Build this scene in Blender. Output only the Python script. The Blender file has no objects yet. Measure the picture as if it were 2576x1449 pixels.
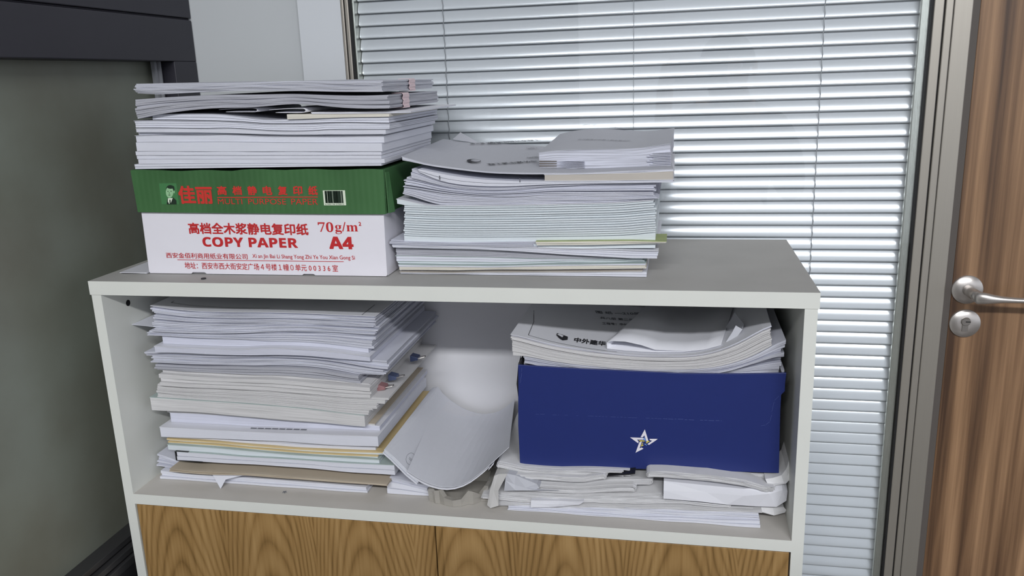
import bpy, math, random
import numpy as np
from mathutils import Matrix, Vector

random.seed(7)
SC = bpy.context.scene
COL = SC.collection

# ------------------------------------------------------------------ camera
# metres; x along the cabinet front, y towards the partition wall, z up from the cabinet top
F_PX = 2077.2335
def _rot(a, b, c):
    return Matrix.Rotation(a, 3, 'Z') @ Matrix.Rotation(b, 3, 'X') @ Matrix.Rotation(c, 3, 'Z')
CAM_R = _rot(0.200154915, 1.32027683, -0.0343082752)
CAM_C = Vector((0.727525695, -0.891228234, 0.232637994))
cd = bpy.data.cameras.new('camera')
cd.sensor_width = 36.0
cd.lens = F_PX / 2576 * 36.0
cd.clip_start = 0.02
cam = bpy.data.objects.new('camera', cd)
COL.objects.link(cam)
cam.matrix_world = Matrix.Translation(CAM_C) @ CAM_R.to_4x4()
SC.camera = cam

# ------------------------------------------------------------------ world, lamps, exposure
SC.view_settings.view_transform = 'Standard'
SC.view_settings.look = 'None'
SC.view_settings.gamma = 1.0
SC.view_settings.exposure = 0.10
world = bpy.data.worlds.new('world')
SC.world = world
world.use_nodes = True
_nt = world.node_tree
def _wn(k, **kw):
    n = _nt.nodes.new(k)
    for a, b in kw.items(): setattr(n, a, b)
    return n
# added fill light, shaped by direction: brightest around the horizon, dimmer overhead and to the left
_tc = _wn('ShaderNodeTexCoord'); _sp = _wn('ShaderNodeSeparateXYZ'); _nt.links.new(_tc.outputs['Generated'], _sp.inputs[0])
def _ramp(src, stops, lo=-1.0, hi=1.0):
    m = _wn('ShaderNodeMapRange'); m.inputs[1].default_value = lo; m.inputs[2].default_value = hi
    _nt.links.new(src, m.inputs[0])
    r = _wn('ShaderNodeValToRGB'); _nt.links.new(m.outputs[0], r.inputs[0]); e = r.color_ramp.elements
    for i, (p, v) in enumerate(stops):
        q = (p - lo)/(hi - lo)
        el = e[i] if i < 2 else e.new(q)
        el.position = q; el.color = (v, v, v, 1)
    return r.outputs[0]
_rz = _ramp(_sp.outputs[2], [(-1, 0.10), (1, 0.22), (-0.25, 0.35), (0.0, 1.0), (0.22, 1.0), (0.45, 0.35)])
_rx = _ramp(_sp.outputs[0], [(-1, 0.30), (1, 1.0), (-0.35, 0.40), (0.05, 1.0)])
_m = _wn('ShaderNodeMath', operation='MULTIPLY'); _nt.links.new(_rz, _m.inputs[0]); _nt.links.new(_rx, _m.inputs[1])
_m2 = _wn('ShaderNodeMath', operation='MULTIPLY'); _nt.links.new(_m.outputs[0], _m2.inputs[0]); _m2.inputs[1].default_value = 0.95
world.node_tree.nodes['Background'].inputs[0].default_value = (0.88, 0.92, 1.0, 1)
_nt.links.new(_m2.outputs[0], world.node_tree.nodes['Background'].inputs[1])

def area_lamp(name, loc, sx, sy, power, rot=(0, 0, 0), color=(1, 1, 1)):
    l = bpy.data.lights.new(name, 'AREA')
    l.shape = 'RECTANGLE'; l.size = sx; l.size_y = sy; l.energy = power; l.color = color
    o = bpy.data.objects.new(name, l); COL.objects.link(o)
    o.location = loc; o.rotation_euler = rot
    return o
Z_FLOOR, Z_CEIL = -1.08, 1.60
LAMP_Y = -2.75
area_lamp('ceiling_lamp_light', (1.20, LAMP_Y, 1.548), 2.6, 0.16, 105.0, (math.radians(38), 0, 0), (0.97, 0.98, 1.0))

# ------------------------------------------------------------------ pixel -> world helper
def U(px, py, ax, v):
    d = CAM_R @ Vector(((px - 1288) / F_PX, (724.5 - py) / F_PX, -1))
    i = 'xyz'.index(ax)
    return CAM_C + d * ((v - CAM_C[i]) / d[i])

# ------------------------------------------------------------------ materials
def srgb(r, g, b):
    def f(c):
        c /= 255
        return c / 12.92 if c <= 0.04045 else ((c + 0.055) / 1.055) ** 2.4
    return (f(r), f(g), f(b), 1)

def new_mat(name):
    m = bpy.data.materials.new(name); m.use_nodes = True
    nt = m.node_tree
    return m, nt, nt.nodes['Principled BSDF']

def N(nt, kind, **kw):
    n = nt.nodes.new(kind)
    for k, v in kw.items():
        if k.startswith('i_'):
            n.inputs[k[2:].replace('_', ' ')].default_value = v
        else:
            setattr(n, k, v)
    return n

def plain(name, col, rough=0.6, metal=0.0, noise=0.0, nscale=30, bump=0.0, spec=0.5, stretch=None):
    m, nt, b = new_mat(name)
    b.inputs['Roughness'].default_value = rough
    b.inputs['Metallic'].default_value = metal
    b.inputs['Specular IOR Level'].default_value = spec
    b.inputs['Base Color'].default_value = col
    tc = N(nt, 'ShaderNodeTexCoord')
    mp = N(nt, 'ShaderNodeMapping')
    if stretch: mp.inputs['Scale'].default_value = stretch
    nt.links.new(tc.outputs['Object'], mp.inputs[0])
    nz = N(nt, 'ShaderNodeTexNoise', i_Scale=nscale, i_Detail=5.0)
    nt.links.new(mp.outputs[0], nz.inputs['Vector'])
    if noise:
        mx = N(nt, 'ShaderNodeMix', data_type='RGBA')
        mx.inputs[6].default_value = tuple(c * (1 - noise) for c in col[:3]) + (1,)
        mx.inputs[7].default_value = tuple(min(1, c * (1 + noise)) for c in col[:3]) + (1,)
        nt.links.new(nz.outputs[0], mx.inputs[0])
        nt.links.new(mx.outputs[2], b.inputs['Base Color'])
    if bump:
        bp = N(nt, 'ShaderNodeBump', i_Strength=bump, i_Distance=0.002)
        nt.links.new(nz.outputs[0], bp.inputs['Height'])
        nt.links.new(bp.outputs[0], b.inputs['Normal'])
    return m

_paper = {}
def paper(col=(214, 216, 227), lines=0.16, n=22, tag=''):
    """paper block: the cut edges carry fine sheet lines, the flat sides are plain"""
    key = (col, lines, n)
    if key in _paper: return _paper[key]
    m, nt, b = new_mat('paper_%d' % len(_paper))
    b.inputs['Roughness'].default_value = 0.75
    b.inputs['Specular IOR Level'].default_value = 0.2
    c = srgb(*col)
    uv = N(nt, 'ShaderNodeUVMap')
    mp = N(nt, 'ShaderNodeMapping'); mp.inputs['Scale'].default_value = (9.0, n, 1)
    nt.links.new(uv.outputs[0], mp.inputs[0])
    nz = N(nt, 'ShaderNodeTexNoise', i_Scale=1.0, i_Detail=3.0, i_Roughness=0.7)
    nt.links.new(mp.outputs[0], nz.inputs['Vector'])
    cr = N(nt, 'ShaderNodeValToRGB')
    cr.color_ramp.elements[0].position = 0.34
    cr.color_ramp.elements[0].color = tuple(x * (1 - lines * 1.9) for x in c[:3]) + (1,)
    cr.color_ramp.elements[1].position = 0.60
    cr.color_ramp.elements[1].color = c
    nt.links.new(nz.outputs[0], cr.inputs[0])
    # flat faces use a gentle mottling instead
    g = N(nt, 'ShaderNodeNewGeometry')
    sx = N(nt, 'ShaderNodeSeparateXYZ'); nt.links.new(g.outputs['True Normal'], sx.inputs[0])
    ab = N(nt, 'ShaderNodeMath', operation='ABSOLUTE'); nt.links.new(sx.outputs[2], ab.inputs[0])
    gt = N(nt, 'ShaderNodeMath', operation='GREATER_THAN'); gt.inputs[1].default_value = 0.6
    nt.links.new(ab.outputs[0], gt.inputs[0])
    mx = N(nt, 'ShaderNodeMix', data_type='RGBA')
    mx.inputs[7].default_value = tuple(x * 0.97 for x in c[:3]) + (1,)
    nt.links.new(gt.outputs[0], mx.inputs[0]); nt.links.new(cr.outputs[0], mx.inputs[6])
    nt.links.new(mx.outputs[2], b.inputs['Base Color'])
    bp = N(nt, 'ShaderNodeBump', i_Strength=0.35, i_Distance=0.0008)
    nt.links.new(nz.outputs[0], bp.inputs['Height']); nt.links.new(bp.outputs[0], b.inputs['Normal'])
    m.name = 'paper_block'
    _paper[key] = m
    return m

def wood_mat(name, dark, mid, light, arcs=True, per=0.133, k=75.0, freq=125.0, off=-0.034, rough=0.45):
    m, nt, b = new_mat(name)
    b.inputs['Roughness'].default_value = rough
    L = nt.links.new
    tc = N(nt, 'ShaderNodeTexCoord'); sp = N(nt, 'ShaderNodeSeparateXYZ'); L(tc.outputs['Object'], sp.inputs[0])
    def M(op, a, bb=None, c=None):
        n = N(nt, 'ShaderNodeMath', operation=op)
        for i, v in enumerate((a, bb, c)):
            if v is None: continue
            if isinstance(v, (int, float)): n.inputs[i].default_value = v
            else: L(v, n.inputs[i])
        return n.outputs[0]
    n1 = N(nt, 'ShaderNodeTexNoise', i_Scale=1.0, i_Detail=2.0)
    mp = N(nt, 'ShaderNodeMapping'); mp.inputs['Scale'].default_value = (9, 9, 2.2)
    L(tc.outputs['Object'], mp.inputs[0]); L(mp.outputs[0], n1.inputs['Vector'])
    wob = M('MULTIPLY', M('SUBTRACT', n1.outputs[0], 0.5), 0.03)
    xx = M('ADD', M('ADD', sp.outputs[0], off), wob)
    u = M('PINGPONG', xx, per / 2)
    if arcs:
        u = M('MULTIPLY', u, M('MULTIPLY_ADD', n1.outputs[0], 0.7, 0.65))
        uu = M('MULTIPLY', u, u)
        v = M('ADD', sp.outputs[2], M('MULTIPLY', uu, k))
        v = M('ADD', v, M('MULTIPLY', n1.outputs[0], 0.05))
        w = M('SINE', M('MULTIPLY', M('ADD', v, M('MULTIPLY', n1.outputs[0], 0.08)), freq))
    else:
        w = M('SINE', M('ADD', M('MULTIPLY', xx, freq), M('MULTIPLY', sp.outputs[2], 3.0)))
    w = M('MULTIPLY_ADD', w, 0.5, 0.5)
    if arcs: w = M('POWER', w, 0.45)
    n2 = N(nt, 'ShaderNodeTexNoise', i_Scale=1.0, i_Detail=6.0, i_Roughness=0.65)
    mp2 = N(nt, 'ShaderNodeMapping'); mp2.inputs['Scale'].default_value = (260, 260, 6)
    L(tc.outputs['Object'], mp2.inputs[0]); L(mp2.outputs[0], n2.inputs['Vector'])
    n3 = N(nt, 'ShaderNodeTexNoise', i_Scale=1.0, i_Detail=3.0)
    mp3 = N(nt, 'ShaderNodeMapping'); mp3.inputs['Scale'].default_value = (38, 38, 1.2) if arcs else (58, 58, 1.3); mp3.inputs['Rotation'].default_value = (0, 0.0 if arcs else 0.02, 0)
    L(tc.outputs['Object'], mp3.inputs[0]); L(mp3.outputs[0], n3.inputs['Vector'])
    a, bb, cc = (0.18, 0.42, 0.32) if arcs else (0.10, 0.22, 0.68)
    f = M('ADD', M('ADD', M('MULTIPLY', w, a), M('MULTIPLY', n2.outputs[0], bb)), M('MULTIPLY', n3.outputs[0], cc))
    cr = N(nt, 'ShaderNodeValToRGB')
    e = cr.color_ramp.elements
    e[0].position = 0.28 if arcs else 0.34; e[0].color = dark
    e[1].position = 0.68 if arcs else 0.67; e[1].color = light
    e2 = e.new(0.48); e2.color = mid
    L(f, cr.inputs[0]); L(cr.outputs[0], b.inputs['Base Color'])
    bp = N(nt, 'ShaderNodeBump', i_Strength=0.15, i_Distance=0.0006); L(n2.outputs[0], bp.inputs['Height']); L(bp.outputs[0], b.inputs['Normal'])
    return m

M_WHITE = plain('white_melamine', srgb(226, 228, 222), 0.55, noise=0.025, nscale=25, bump=0.04)
M_TOP = plain('grey_melamine', srgb(176, 175, 172), 0.7, noise=0.10, nscale=14, bump=0.03)  # top face: greyer and more mottled than the board's white edges
M_SHELF = plain('grey_shelf_melamine', srgb(198, 194, 188), 0.7, noise=0.09, nscale=16, bump=0.03)  # upper face: greyer and more mottled than the shelf's white front edge
M_INNER = plain('white_laminate', srgb(224, 224, 228), 0.6, noise=0.03, nscale=20)
M_OAK = wood_mat('oak_veneer', srgb(112, 84, 44), srgb(158, 124, 76), srgb(182, 148, 98), True)
M_DOORWOOD = wood_mat('walnut_veneer', srgb(72, 50, 34), srgb(122, 92, 66), srgb(172, 136, 102), False, per=0.2, freq=130)
M_WALL = plain('wall_paint', srgb(206, 210, 214), 0.85, noise=0.02, nscale=8, bump=0.05)
M_CEIL = plain('ceiling_paint', srgb(215, 215, 215), 0.9)
M_FLOOR = plain('floor_tile', srgb(95, 88, 80), 0.35, noise=0.08, nscale=6)
M_DARK = plain('dark_frame', srgb(44, 43, 52), 0.5, noise=0.08, nscale=40, bump=0.03)
M_BLACK = plain('black_rubber', srgb(18, 18, 20), 0.7)
M_ALU = plain('satin_aluminium', srgb(170, 165, 156), 0.42, metal=0.7, noise=0.04, nscale=8, stretch=(60, 60, 1))
M_BAR = plain('bright_spacer', srgb(222, 224, 214), 0.25, metal=0.85, noise=0.12, nscale=10, stretch=(90, 90, 4), bump=0.2)
M_GAP = plain('grey_seal', srgb(88, 82, 78), 0.7)
M_SLAT = plain('lacquered_slat', srgb(224, 227, 231), 0.20, metal=0.18)
M_CORD = plain('cord', srgb(150, 152, 156), 0.8)
M_STEEL = plain('brushed_steel', srgb(205, 200, 196), 0.33, metal=0.8, noise=0.03, nscale=60)
M_STEELD = plain('lock_steel', srgb(165, 160, 155), 0.3, metal=0.85)
M_CARD = plain('white_carton', srgb(232, 230, 238), 0.7, noise=0.02, nscale=40)
M_KRAFT = plain('carton_inside', srgb(150, 140, 125), 0.85, noise=0.05)
M_RED = plain('red_ink', srgb(196, 38, 42), 0.6)
M_REDG = plain('red_ink_on_green', srgb(205, 52, 44), 0.6)
M_REDL = plain('pale_red_ink', srgb(150, 90, 62), 0.6)
M_LIGHTG = plain('pale_green_ink', srgb(150, 196, 150), 0.6)
M_DKGREEN = plain('dark_green_ink', srgb(24, 44, 30), 0.6)
M_CREAM = plain('label_white', srgb(222, 232, 212), 0.6)
M_INK = plain('black_ink', srgb(34, 34, 40), 0.7)
M_GREYINK = plain('grey_ink', srgb(110, 112, 120), 0.7)
M_BLUE = plain('navy_card', srgb(34, 48, 112), 0.38, noise=0.04, nscale=60)
M_BLUEIN = plain('box_inside', srgb(60, 60, 66), 0.8)
M_SCUFF = plain('scuff', srgb(92, 108, 170), 0.7)
M_LOGOW = plain('logo_white', srgb(236, 232, 240), 0.5)
M_LOGOY = plain('logo_yellow', srgb(226, 206, 84), 0.5)
M_LOGOB = plain('logo_blue', srgb(120, 160, 226), 0.5)
M_PINK = plain('clip_pink', srgb(214, 190, 194), 0.4)
M_CLIPBLUE = plain('clip_blue', srgb(84, 96, 128), 0.4)
M_GREENPHOTO = plain('green_photo_cover', srgb(156, 168, 108), 0.4, noise=0.35, nscale=45)
M_COVER = plain('grey_cover', srgb(186, 188, 196), 0.6, noise=0.03, nscale=120)
M_COVERW = plain('white_cover', srgb(222, 223, 230), 0.6, noise=0.02, nscale=60)
M_COVERG = plain('green_grey_cover', srgb(176, 190, 188), 0.6, noise=0.04, nscale=60)
M_MANILA = plain('manila', srgb(190, 178, 160), 0.7, noise=0.05, nscale=30, bump=0.1)
M_YELLOW = plain('yellow_cover', srgb(214, 192, 144), 0.6, noise=0.03)
M_BEIGE = plain('beige_cover', srgb(190, 184, 176), 0.6, noise=0.03)
M_BLACKC = plain('black_binding', srgb(22, 22, 26), 0.5)
M_DRAW = plain('drawing_paper', srgb(222, 224, 232), 0.7, noise=0.02, nscale=150)
M_NEWS = plain('newsprint', srgb(224, 224, 226), 0.9, noise=0.07, nscale=70, bump=0.08)
M_NEWSG = plain('grey_newsprint', srgb(196, 195, 194), 0.9, noise=0.07, nscale=60, bump=0.08)

def green_mat():
    m, nt, b = new_mat('green_corrugated_card')
    b.inputs['Roughness'].default_value = 0.6
    tc = N(nt, 'ShaderNodeTexCoord')
    w = N(nt, 'ShaderNodeTexWave', i_Scale=42.0, i_Distortion=0.4); w.bands_direction = 'X'
    nt.links.new(tc.outputs['Object'], w.inputs['Vector'])
    nz = N(nt, 'ShaderNodeTexNoise', i_Scale=9.0); nt.links.new(tc.outputs['Object'], nz.inputs['Vector'])
    cr = N(nt, 'ShaderNodeValToRGB')
    cr.color_ramp.elements[0].position = 0.3; cr.color_ramp.elements[0].color = srgb(50, 92, 50)
    cr.color_ramp.elements[1].position = 0.7; cr.color_ramp.elements[1].color = srgb(66, 112, 66)
    nt.links.new(nz.outputs[0], cr.inputs[0]); nt.links.new(cr.outputs[0], b.inputs['Base Color'])
    bp = N(nt, 'ShaderNodeBump', i_Strength=0.12, i_Distance=0.001)
    nt.links.new(w.outputs[0], bp.inputs['Height']); nt.links.new(bp.outputs[0], b.inputs['Normal'])
    return m
M_GREEN = green_mat()

def glass_mat(name, refl_rough=0.0, tint=(0.97, 0.98, 0.985, 1), ior=1.5):
    m = bpy.data.materials.new(name); m.use_nodes = True
    nt = m.node_tree; nt.nodes.clear()
    out = N(nt, 'ShaderNodeOutputMaterial')
    tr = N(nt, 'ShaderNodeBsdfTransparent'); tr.inputs[0].default_value = tint
    gl = N(nt, 'ShaderNodeBsdfGlossy'); gl.inputs['Roughness'].default_value = refl_rough
    fr = N(nt, 'ShaderNodeFresnel'); fr.inputs[0].default_value = ior
    mx = N(nt, 'ShaderNodeMixShader')
    nt.links.new(fr.outputs[0], mx.inputs[0]); nt.links.new(tr.outputs[0], mx.inputs[1])
    nt.links.new(gl.outputs[0], mx.inputs[2]); nt.links.new(mx.outputs[0], out.inputs[0])
    return m
M_GLASS = glass_mat('window_glass')

def plastic_mat():
    m = bpy.data.materials.new('clear_plastic'); m.use_nodes = True
    nt = m.node_tree; nt.nodes.clear()
    out = N(nt, 'ShaderNodeOutputMaterial')
    tr = N(nt, 'ShaderNodeBsdfTransparent'); tr.inputs[0].default_value = (0.92, 0.92, 0.90, 1)
    pb = N(nt, 'ShaderNodeBsdfPrincipled'); pb.inputs['Base Color'].default_value = srgb(214, 210, 204)
    pb.inputs['Roughness'].default_value = 0.15
    mx = N(nt, 'ShaderNodeMixShader'); mx.inputs[0].default_value = 0.36
    nt.links.new(tr.outputs[0], mx.inputs[1]); nt.links.new(pb.outputs[0], mx.inputs[2]); nt.links.new(mx.outputs[0], out.inputs[0])
    return m
M_PLASTIC = plastic_mat()

def tinted_pane():
    m, nt, b = new_mat('dark_frosted_film')
    tc = N(nt, 'ShaderNodeTexCoord')
    nz = N(nt, 'ShaderNodeTexNoise', i_Scale=5.0, i_Detail=6.0); nt.links.new(tc.outputs['Object'], nz.inputs['Vector'])
    cr = N(nt, 'ShaderNodeValToRGB')
    cr.color_ramp.elements[0].position = 0.3; cr.color_ramp.elements[0].color = srgb(112, 112, 100)
    cr.color_ramp.elements[1].position = 0.7; cr.color_ramp.elements[1].color = srgb(132, 138, 128)
    nt.links.new(nz.outputs[0], cr.inputs[0]); nt.links.new(cr.outputs[0], b.inputs['Base Color'])
    b.inputs['Roughness'].default_value = 0.38
    return m
M_PANE = tinted_pane()

def emit_mat(name, col, s):
    m, nt, b = new_mat(name)
    b.inputs['Emission Color'].default_value = col; b.inputs['Emission Strength'].default_value = s
    return m

# ------------------------------------------------------------------ object helpers
def tag(o, label=None, cat=None, group=None, kind=None):
    if label: o['label'] = label
    if cat: o['category'] = cat
    if group: o['group'] = group
    if kind: o['kind'] = kind
    return o

def empty(name, loc, label, cat, group=None):
    o = bpy.data.objects.new(name, None); COL.objects.link(o)
    o.location = loc; o.empty_display_size = 0.03
    return tag(o, label, cat, group)

class MB:
    """collects vertices and faces; build() links them as one mesh object (world coordinates in)"""
    def __init__(s): s.v = []; s.f = []; s.m = []; s.uv = []
    def box(s, x0, x1, y0, y1, z0, z1, m=0):
        b = len(s.v)
        s.v += [(x0,y0,z0),(x1,y0,z0),(x1,y1,z0),(x0,y1,z0),(x0,y0,z1),(x1,y0,z1),(x1,y1,z1),(x0,y1,z1)]
        for f in ((0,3,2,1),(4,5,6,7),(0,1,5,4),(1,2,6,5),(2,3,7,6),(3,0,4,7)):
            s.f.append(tuple(b+i for i in f)); s.m.append(m)
    def grid(s, rows, m=0, closed=False):
        b = len(s.v); n = len(rows[0])
        for r in rows: s.v += [tuple(p) for p in r]
        for i in range(len(rows) - 1):
            for j in range(n - (0 if closed else 1)):
                k = (j + 1) % n
                s.f.append((b+i*n+j, b+i*n+k, b+(i+1)*n+k, b+(i+1)*n+j)); s.m.append(m)
    def poly(s, pts, m=0):
        b = len(s.v); s.v += [tuple(p) for p in pts]; s.f.append(tuple(range(b, b+len(pts)))); s.m.append(m)
    def prism(s, pts, d, m=0):
        """closed prism of planar polygon pts pushed by vector d"""
        b = len(s.v); n = len(pts); d = Vector(d)
        s.v += [tuple(p) for p in pts] + [tuple(Vector(p) + d) for p in pts]
        s.f.append(tuple(range(b, b+n))); s.f.append(tuple(range(b+2*n-1, b+n-1, -1))); s.m += [m, m]
        for i in range(n):
            j = (i+1) % n
            s.f.append((b+i, b+n+i, b+n+j, b+j)); s.m.append(m)
    def tube(s, pts, r, seg=8, m=0, cap=True):
        rows = []; pts = [Vector(p) for p in pts]
        rr = r if isinstance(r, (list, tuple)) else [r] * len(pts)
        up = Vector((0, 0, 1))
        for i, p in enumerate(pts):
            t = (pts[min(i+1, len(pts)-1)] - pts[max(i-1, 0)]).normalized()
            a = t.cross(up)
            if a.length < 1e-3: a = t.cross(Vector((1, 0, 0)))
            a.normalize(); c = a.cross(t)
            q = rr[i]; qa, qc = q if isinstance(q, tuple) else (q, q)
            rows.append([p + a*math.cos(2*math.pi*k/seg)*qa + c*math.sin(2*math.pi*k/seg)*qc for k in range(seg)])
        b = len(s.v); s.grid(rows, m, closed=True)
        if cap:
            s.f.append(tuple(b + k for k in range(seg))); s.m.append(m)
            e = b + (len(rows)-1)*seg
            s.f.append(tuple(e + k for k in range(seg-1, -1, -1))); s.m.append(m)
    def build(s, name, mats, parent=None, smooth=False, bevel=0.0, solid=0.0, fix=True):
        me = bpy.data.meshes.new(name)
        off = Vector(parent_world(parent)) if parent else Vector((0, 0, 0))
        me.from_pydata([tuple(Vector(v) - off) for v in s.v], [], s.f)
        if not isinstance(mats, (list, tuple)): mats = [mats]
        for m in mats: me.materials.append(m)
        me.polygons.foreach_set('material_index', s.m)
        if s.uv:
            l = me.uv_layers.new(name='UVMap')
            for i, c in enumerate(s.uv):
                if i < len(l.data): l.data[i].uv = c
        if smooth: me.polygons.foreach_set('use_smooth', [True]*len(me.polygons))
        me.update()
        if fix:
            import bmesh
            bm = bmesh.new(); bm.from_mesh(me); bmesh.ops.recalc_face_normals(bm, faces=bm.faces); bm.to_mesh(me); bm.free()
        o = bpy.data.objects.new(name, me); COL.objects.link(o)
        if parent: o.parent = parent
        if solid:
            md = o.modifiers.new('s', 'SOLIDIFY'); md.thickness = solid; md.offset = 0
        if bevel:
            md = o.modifiers.new('b', 'BEVEL'); md.width = bevel; md.segments = 2; md.limit_method = 'ANGLE'
        return o

def parent_world(p):
    v = Vector((0, 0, 0))
    while p is not None:
        v += p.location; p = p.parent
    return v

def lathe(center, axis, prof, seg=40):
    """profile [(radius, along)] turned about axis through center"""
    axis = Vector(axis).normalized(); a = axis.orthogonal().normalized(); c = axis.cross(a)
    return [[Vector(center) + axis*h + (a*math.cos(t) + c*math.sin(t))*r
             for t in [2*math.pi*k/seg for k in range(seg)]] for r, h in prof]

# ------------------------------------------------------------------ text as flat printed meshes
def text_verts(body, spread=0.0, offset=0.0):
    c = bpy.data.curves.new('t', 'FONT'); c.body = body; c.size = 1.0; c.resolution_u = 3; c.offset = offset
    o = bpy.data.objects.new('t', c); COL.objects.link(o)
    bpy.context.view_layer.update()
    me = bpy.data.meshes.new_from_object(o.evaluated_get(bpy.context.evaluated_depsgraph_get()))
    vs = [tuple(v.co) for v in me.vertices]; fs = [tuple(p.vertices) for p in me.polygons]
    bpy.data.meshes.remove(me); bpy.data.objects.remove(o); bpy.data.curves.remove(c)
    if not vs: return [], []
    xs = [v[0] for v in vs]; ys = [v[1] for v in vs]
    x0, x1, y0, y1 = min(xs), max(xs), min(ys), max(ys)
    vs = [((v[0]-x0)/(x1-x0), (v[1]-y0)/(y1-y0)) for v in vs]
    if spread:
        V, Fc = [], []
        ax = spread*(y1-y0)/(x1-x0)
        for dx, dy in ((-1, -1), (1, -1), (1, 1), (-1, 1), (0, 0)):
            b = len(V)
            V += [(v[0] + dx*ax, v[1] + dy*spread, 0.0 if False else (dx+2*dy)) for v in vs]
            Fc += [tuple(b+i for i in f) for f in fs]
        return V, Fc
    return [(v[0], v[1], 0) for v in vs], fs

def add_text(mb, body, fn, m=0, spread=0.0):
    """fn(u, v, k) -> world point"""
    vs, fs = text_verts(body, spread)
    b = len(mb.v)
    mb.v += [tuple(fn(*v)) for v in vs]
    for f in fs:
        mb.f.append(tuple(b+i for i in f)); mb.m.append(m)

# ------------------------------------------------------------------ room shell
Y_WALL = 0.33      # room face of the partition
X_LEFT = -0.018    # room face of the left wall
mb = MB(); mb.box(-0.3, 4.5, -5.0, 0.6, Z_FLOOR-0.05, Z_FLOOR); tag(mb.build('floor', M_FLOOR), kind='structure')
mb = MB(); mb.box(-0.3, 4.5, -5.0, 0.6, Z_CEIL, Z_CEIL+0.05); tag(mb.build('ceiling', M_CEIL), kind='structure')
# back wall: left strip beside the window, and everything above it
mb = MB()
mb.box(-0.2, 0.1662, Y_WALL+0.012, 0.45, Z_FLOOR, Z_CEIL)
tag(mb.build('wall_back', plain('grey_wall', srgb(190, 194, 196), 0.85, noise=0.02, nscale=8, bump=0.05)), kind='structure')  # base colour a little darker than the strip beside the partition frame
mb = MB(); mb.box(0.1662, 0.2345, Y_WALL-0.0005, 0.45, Z_FLOOR, Z_CEIL)
tag(mb.build('trim_1', M_WALL), kind='structure')
# left wall: below and around its dark window
ZT, ZB = 0.272, -0.388
mb = MB()
mb.box(-0.2, X_LEFT, -5.0, Y_WALL+0.012, Z_FLOOR, ZB-0.03)
mb.box(-0.2, X_LEFT, -5.0, Y_WALL, 1.15, Z_CEIL)
mb.box(-0.2, X_LEFT, -5.0, -1.6, ZB-0.03, 1.15)
tag(mb.build('wall_left', plain('black_wall', srgb(34, 33, 36), 0.6)), kind='structure')
w = tag(bpy.data.objects.new('window_2', None), kind='structure'); COL.objects.link(w); w.location = (X_LEFT, -0.4, ZB)
w['label'] = 'dark framed window in the left wall with dark frosted glass'
mb = MB()
mb.box(-0.12, X_LEFT, -1.6, Y_WALL+0.011, ZT, 0.334)
mb.box(-0.12, X_LEFT, -1.6, Y_WALL+0.011, 0.337, 1.15)
mb.box(-0.12, X_LEFT-0.004, -1.6, Y_WALL+0.011, 0.334, 0.337)
mb.box(-0.12, X_LEFT, 0.281, Y_WALL+0.011, ZB-0.03, ZT)
mb.build('window_frame', M_DARK, w, bevel=0.002)
mb = MB()
mb.box(-0.12, X_LEFT-0.012, -1.6, 0.281, ZB-0.005, ZB+0.004)
mb.box(-0.12, X_LEFT-0.004, -1.6, 0.281, ZB-0.016, ZB-0.007)
mb.box(-0.12, X_LEFT, -1.6, 0.281, ZB-0.030, ZB-0.018)
mb.build('bottom_rail', plain('grey_rail', srgb(78, 78, 80), 0.4, metal=0.5), w, bevel=0.001)
mb = MB(); mb.box(-0.060, -0.054, -1.6, 0.281, ZB, ZT); mb.build('window_pane', M_PANE, w)
mb = MB(); mb.box(-0.046, -0.040, 0.262, 0.268, ZB, ZT); mb.box(-0.046, -0.036, 0.270, 0.273, ZB, ZT)
mb.build('glazing_strip', plain('grey_strip', srgb(140, 142, 148), 0.5), w)

# glazed partition with the blinds
ZW0, ZW1 = -1.02, 0.95
w1 = tag(bpy.data.objects.new('window_1', None), kind='structure'); COL.objects.link(w1); w1.location = (0.64, Y_WALL, ZW0)
w1['label'] = 'aluminium framed glazed partition behind the cabinet'
mb = MB()
for a, b_, y in ((0.2345, 0.2395, 0.3285), (0.2412, 0.2470, 0.3280)):
    mb.box(a, b_, y, 0.42, ZW0, ZW1)
mb.box(1.0548, 1.0672, 0.3285, 0.42, ZW0, ZW1)
mb.box(1.0690, 1.0786, 0.3285, 0.42, ZW0, ZW1)
mb.box(1.0791, 1.1020, 0.3282, 0.42, ZW0, ZW1)
mb.box(0.2345, 1.1020, 0.3282, 0.42, ZW1, ZW1+0.06)
mb.box(0.2345, 1.1020, 0.3282, 0.42, Z_FLOOR, ZW0)
mb.build('window_frame', M_ALU, w1, bevel=0.0012)
mb = MB()
mb.box(0.2395, 0.2412, 0.331, 0.41, ZW0, ZW1); mb.box(0.2470, 0.2492, 0.3295, 0.41, ZW0, ZW1)
mb.box(1.0526, 1.0548, 0.3295, 0.41, ZW0, ZW1); mb.box(1.0672, 1.0690, 0.332, 0.41, ZW0, ZW1)
mb.box(1.0786, 1.0791, 0.3295, 0.41, ZW0, ZW1)
mb.build('gasket', M_BLACK, w1)
mb = MB()
mb.box(1.0405, 1.0520, 0.336, 0.343, ZW0, ZW1); mb.box(1.0440, 1.0520, 0.343, 0.375, ZW0, ZW1)
mb.box(0.2492, 0.2530, 0.336, 0.375, ZW0, ZW1)
mb.build('spacer_bar', M_BAR, w1, bevel=0.0015)
mb = MB(); mb.box(0.2475, 1.0535, 0.3300, 0.3345, ZW0, ZW1); mb.build('glass_pane', M_GLASS, w1)
mb = MB(); mb.box(0.2475, 1.0535, 0.385, 0.389, ZW0, ZW1)
mb.build('rear_panel', plain('rear_grey', srgb(150, 152, 156), 0.8), w1)

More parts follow.
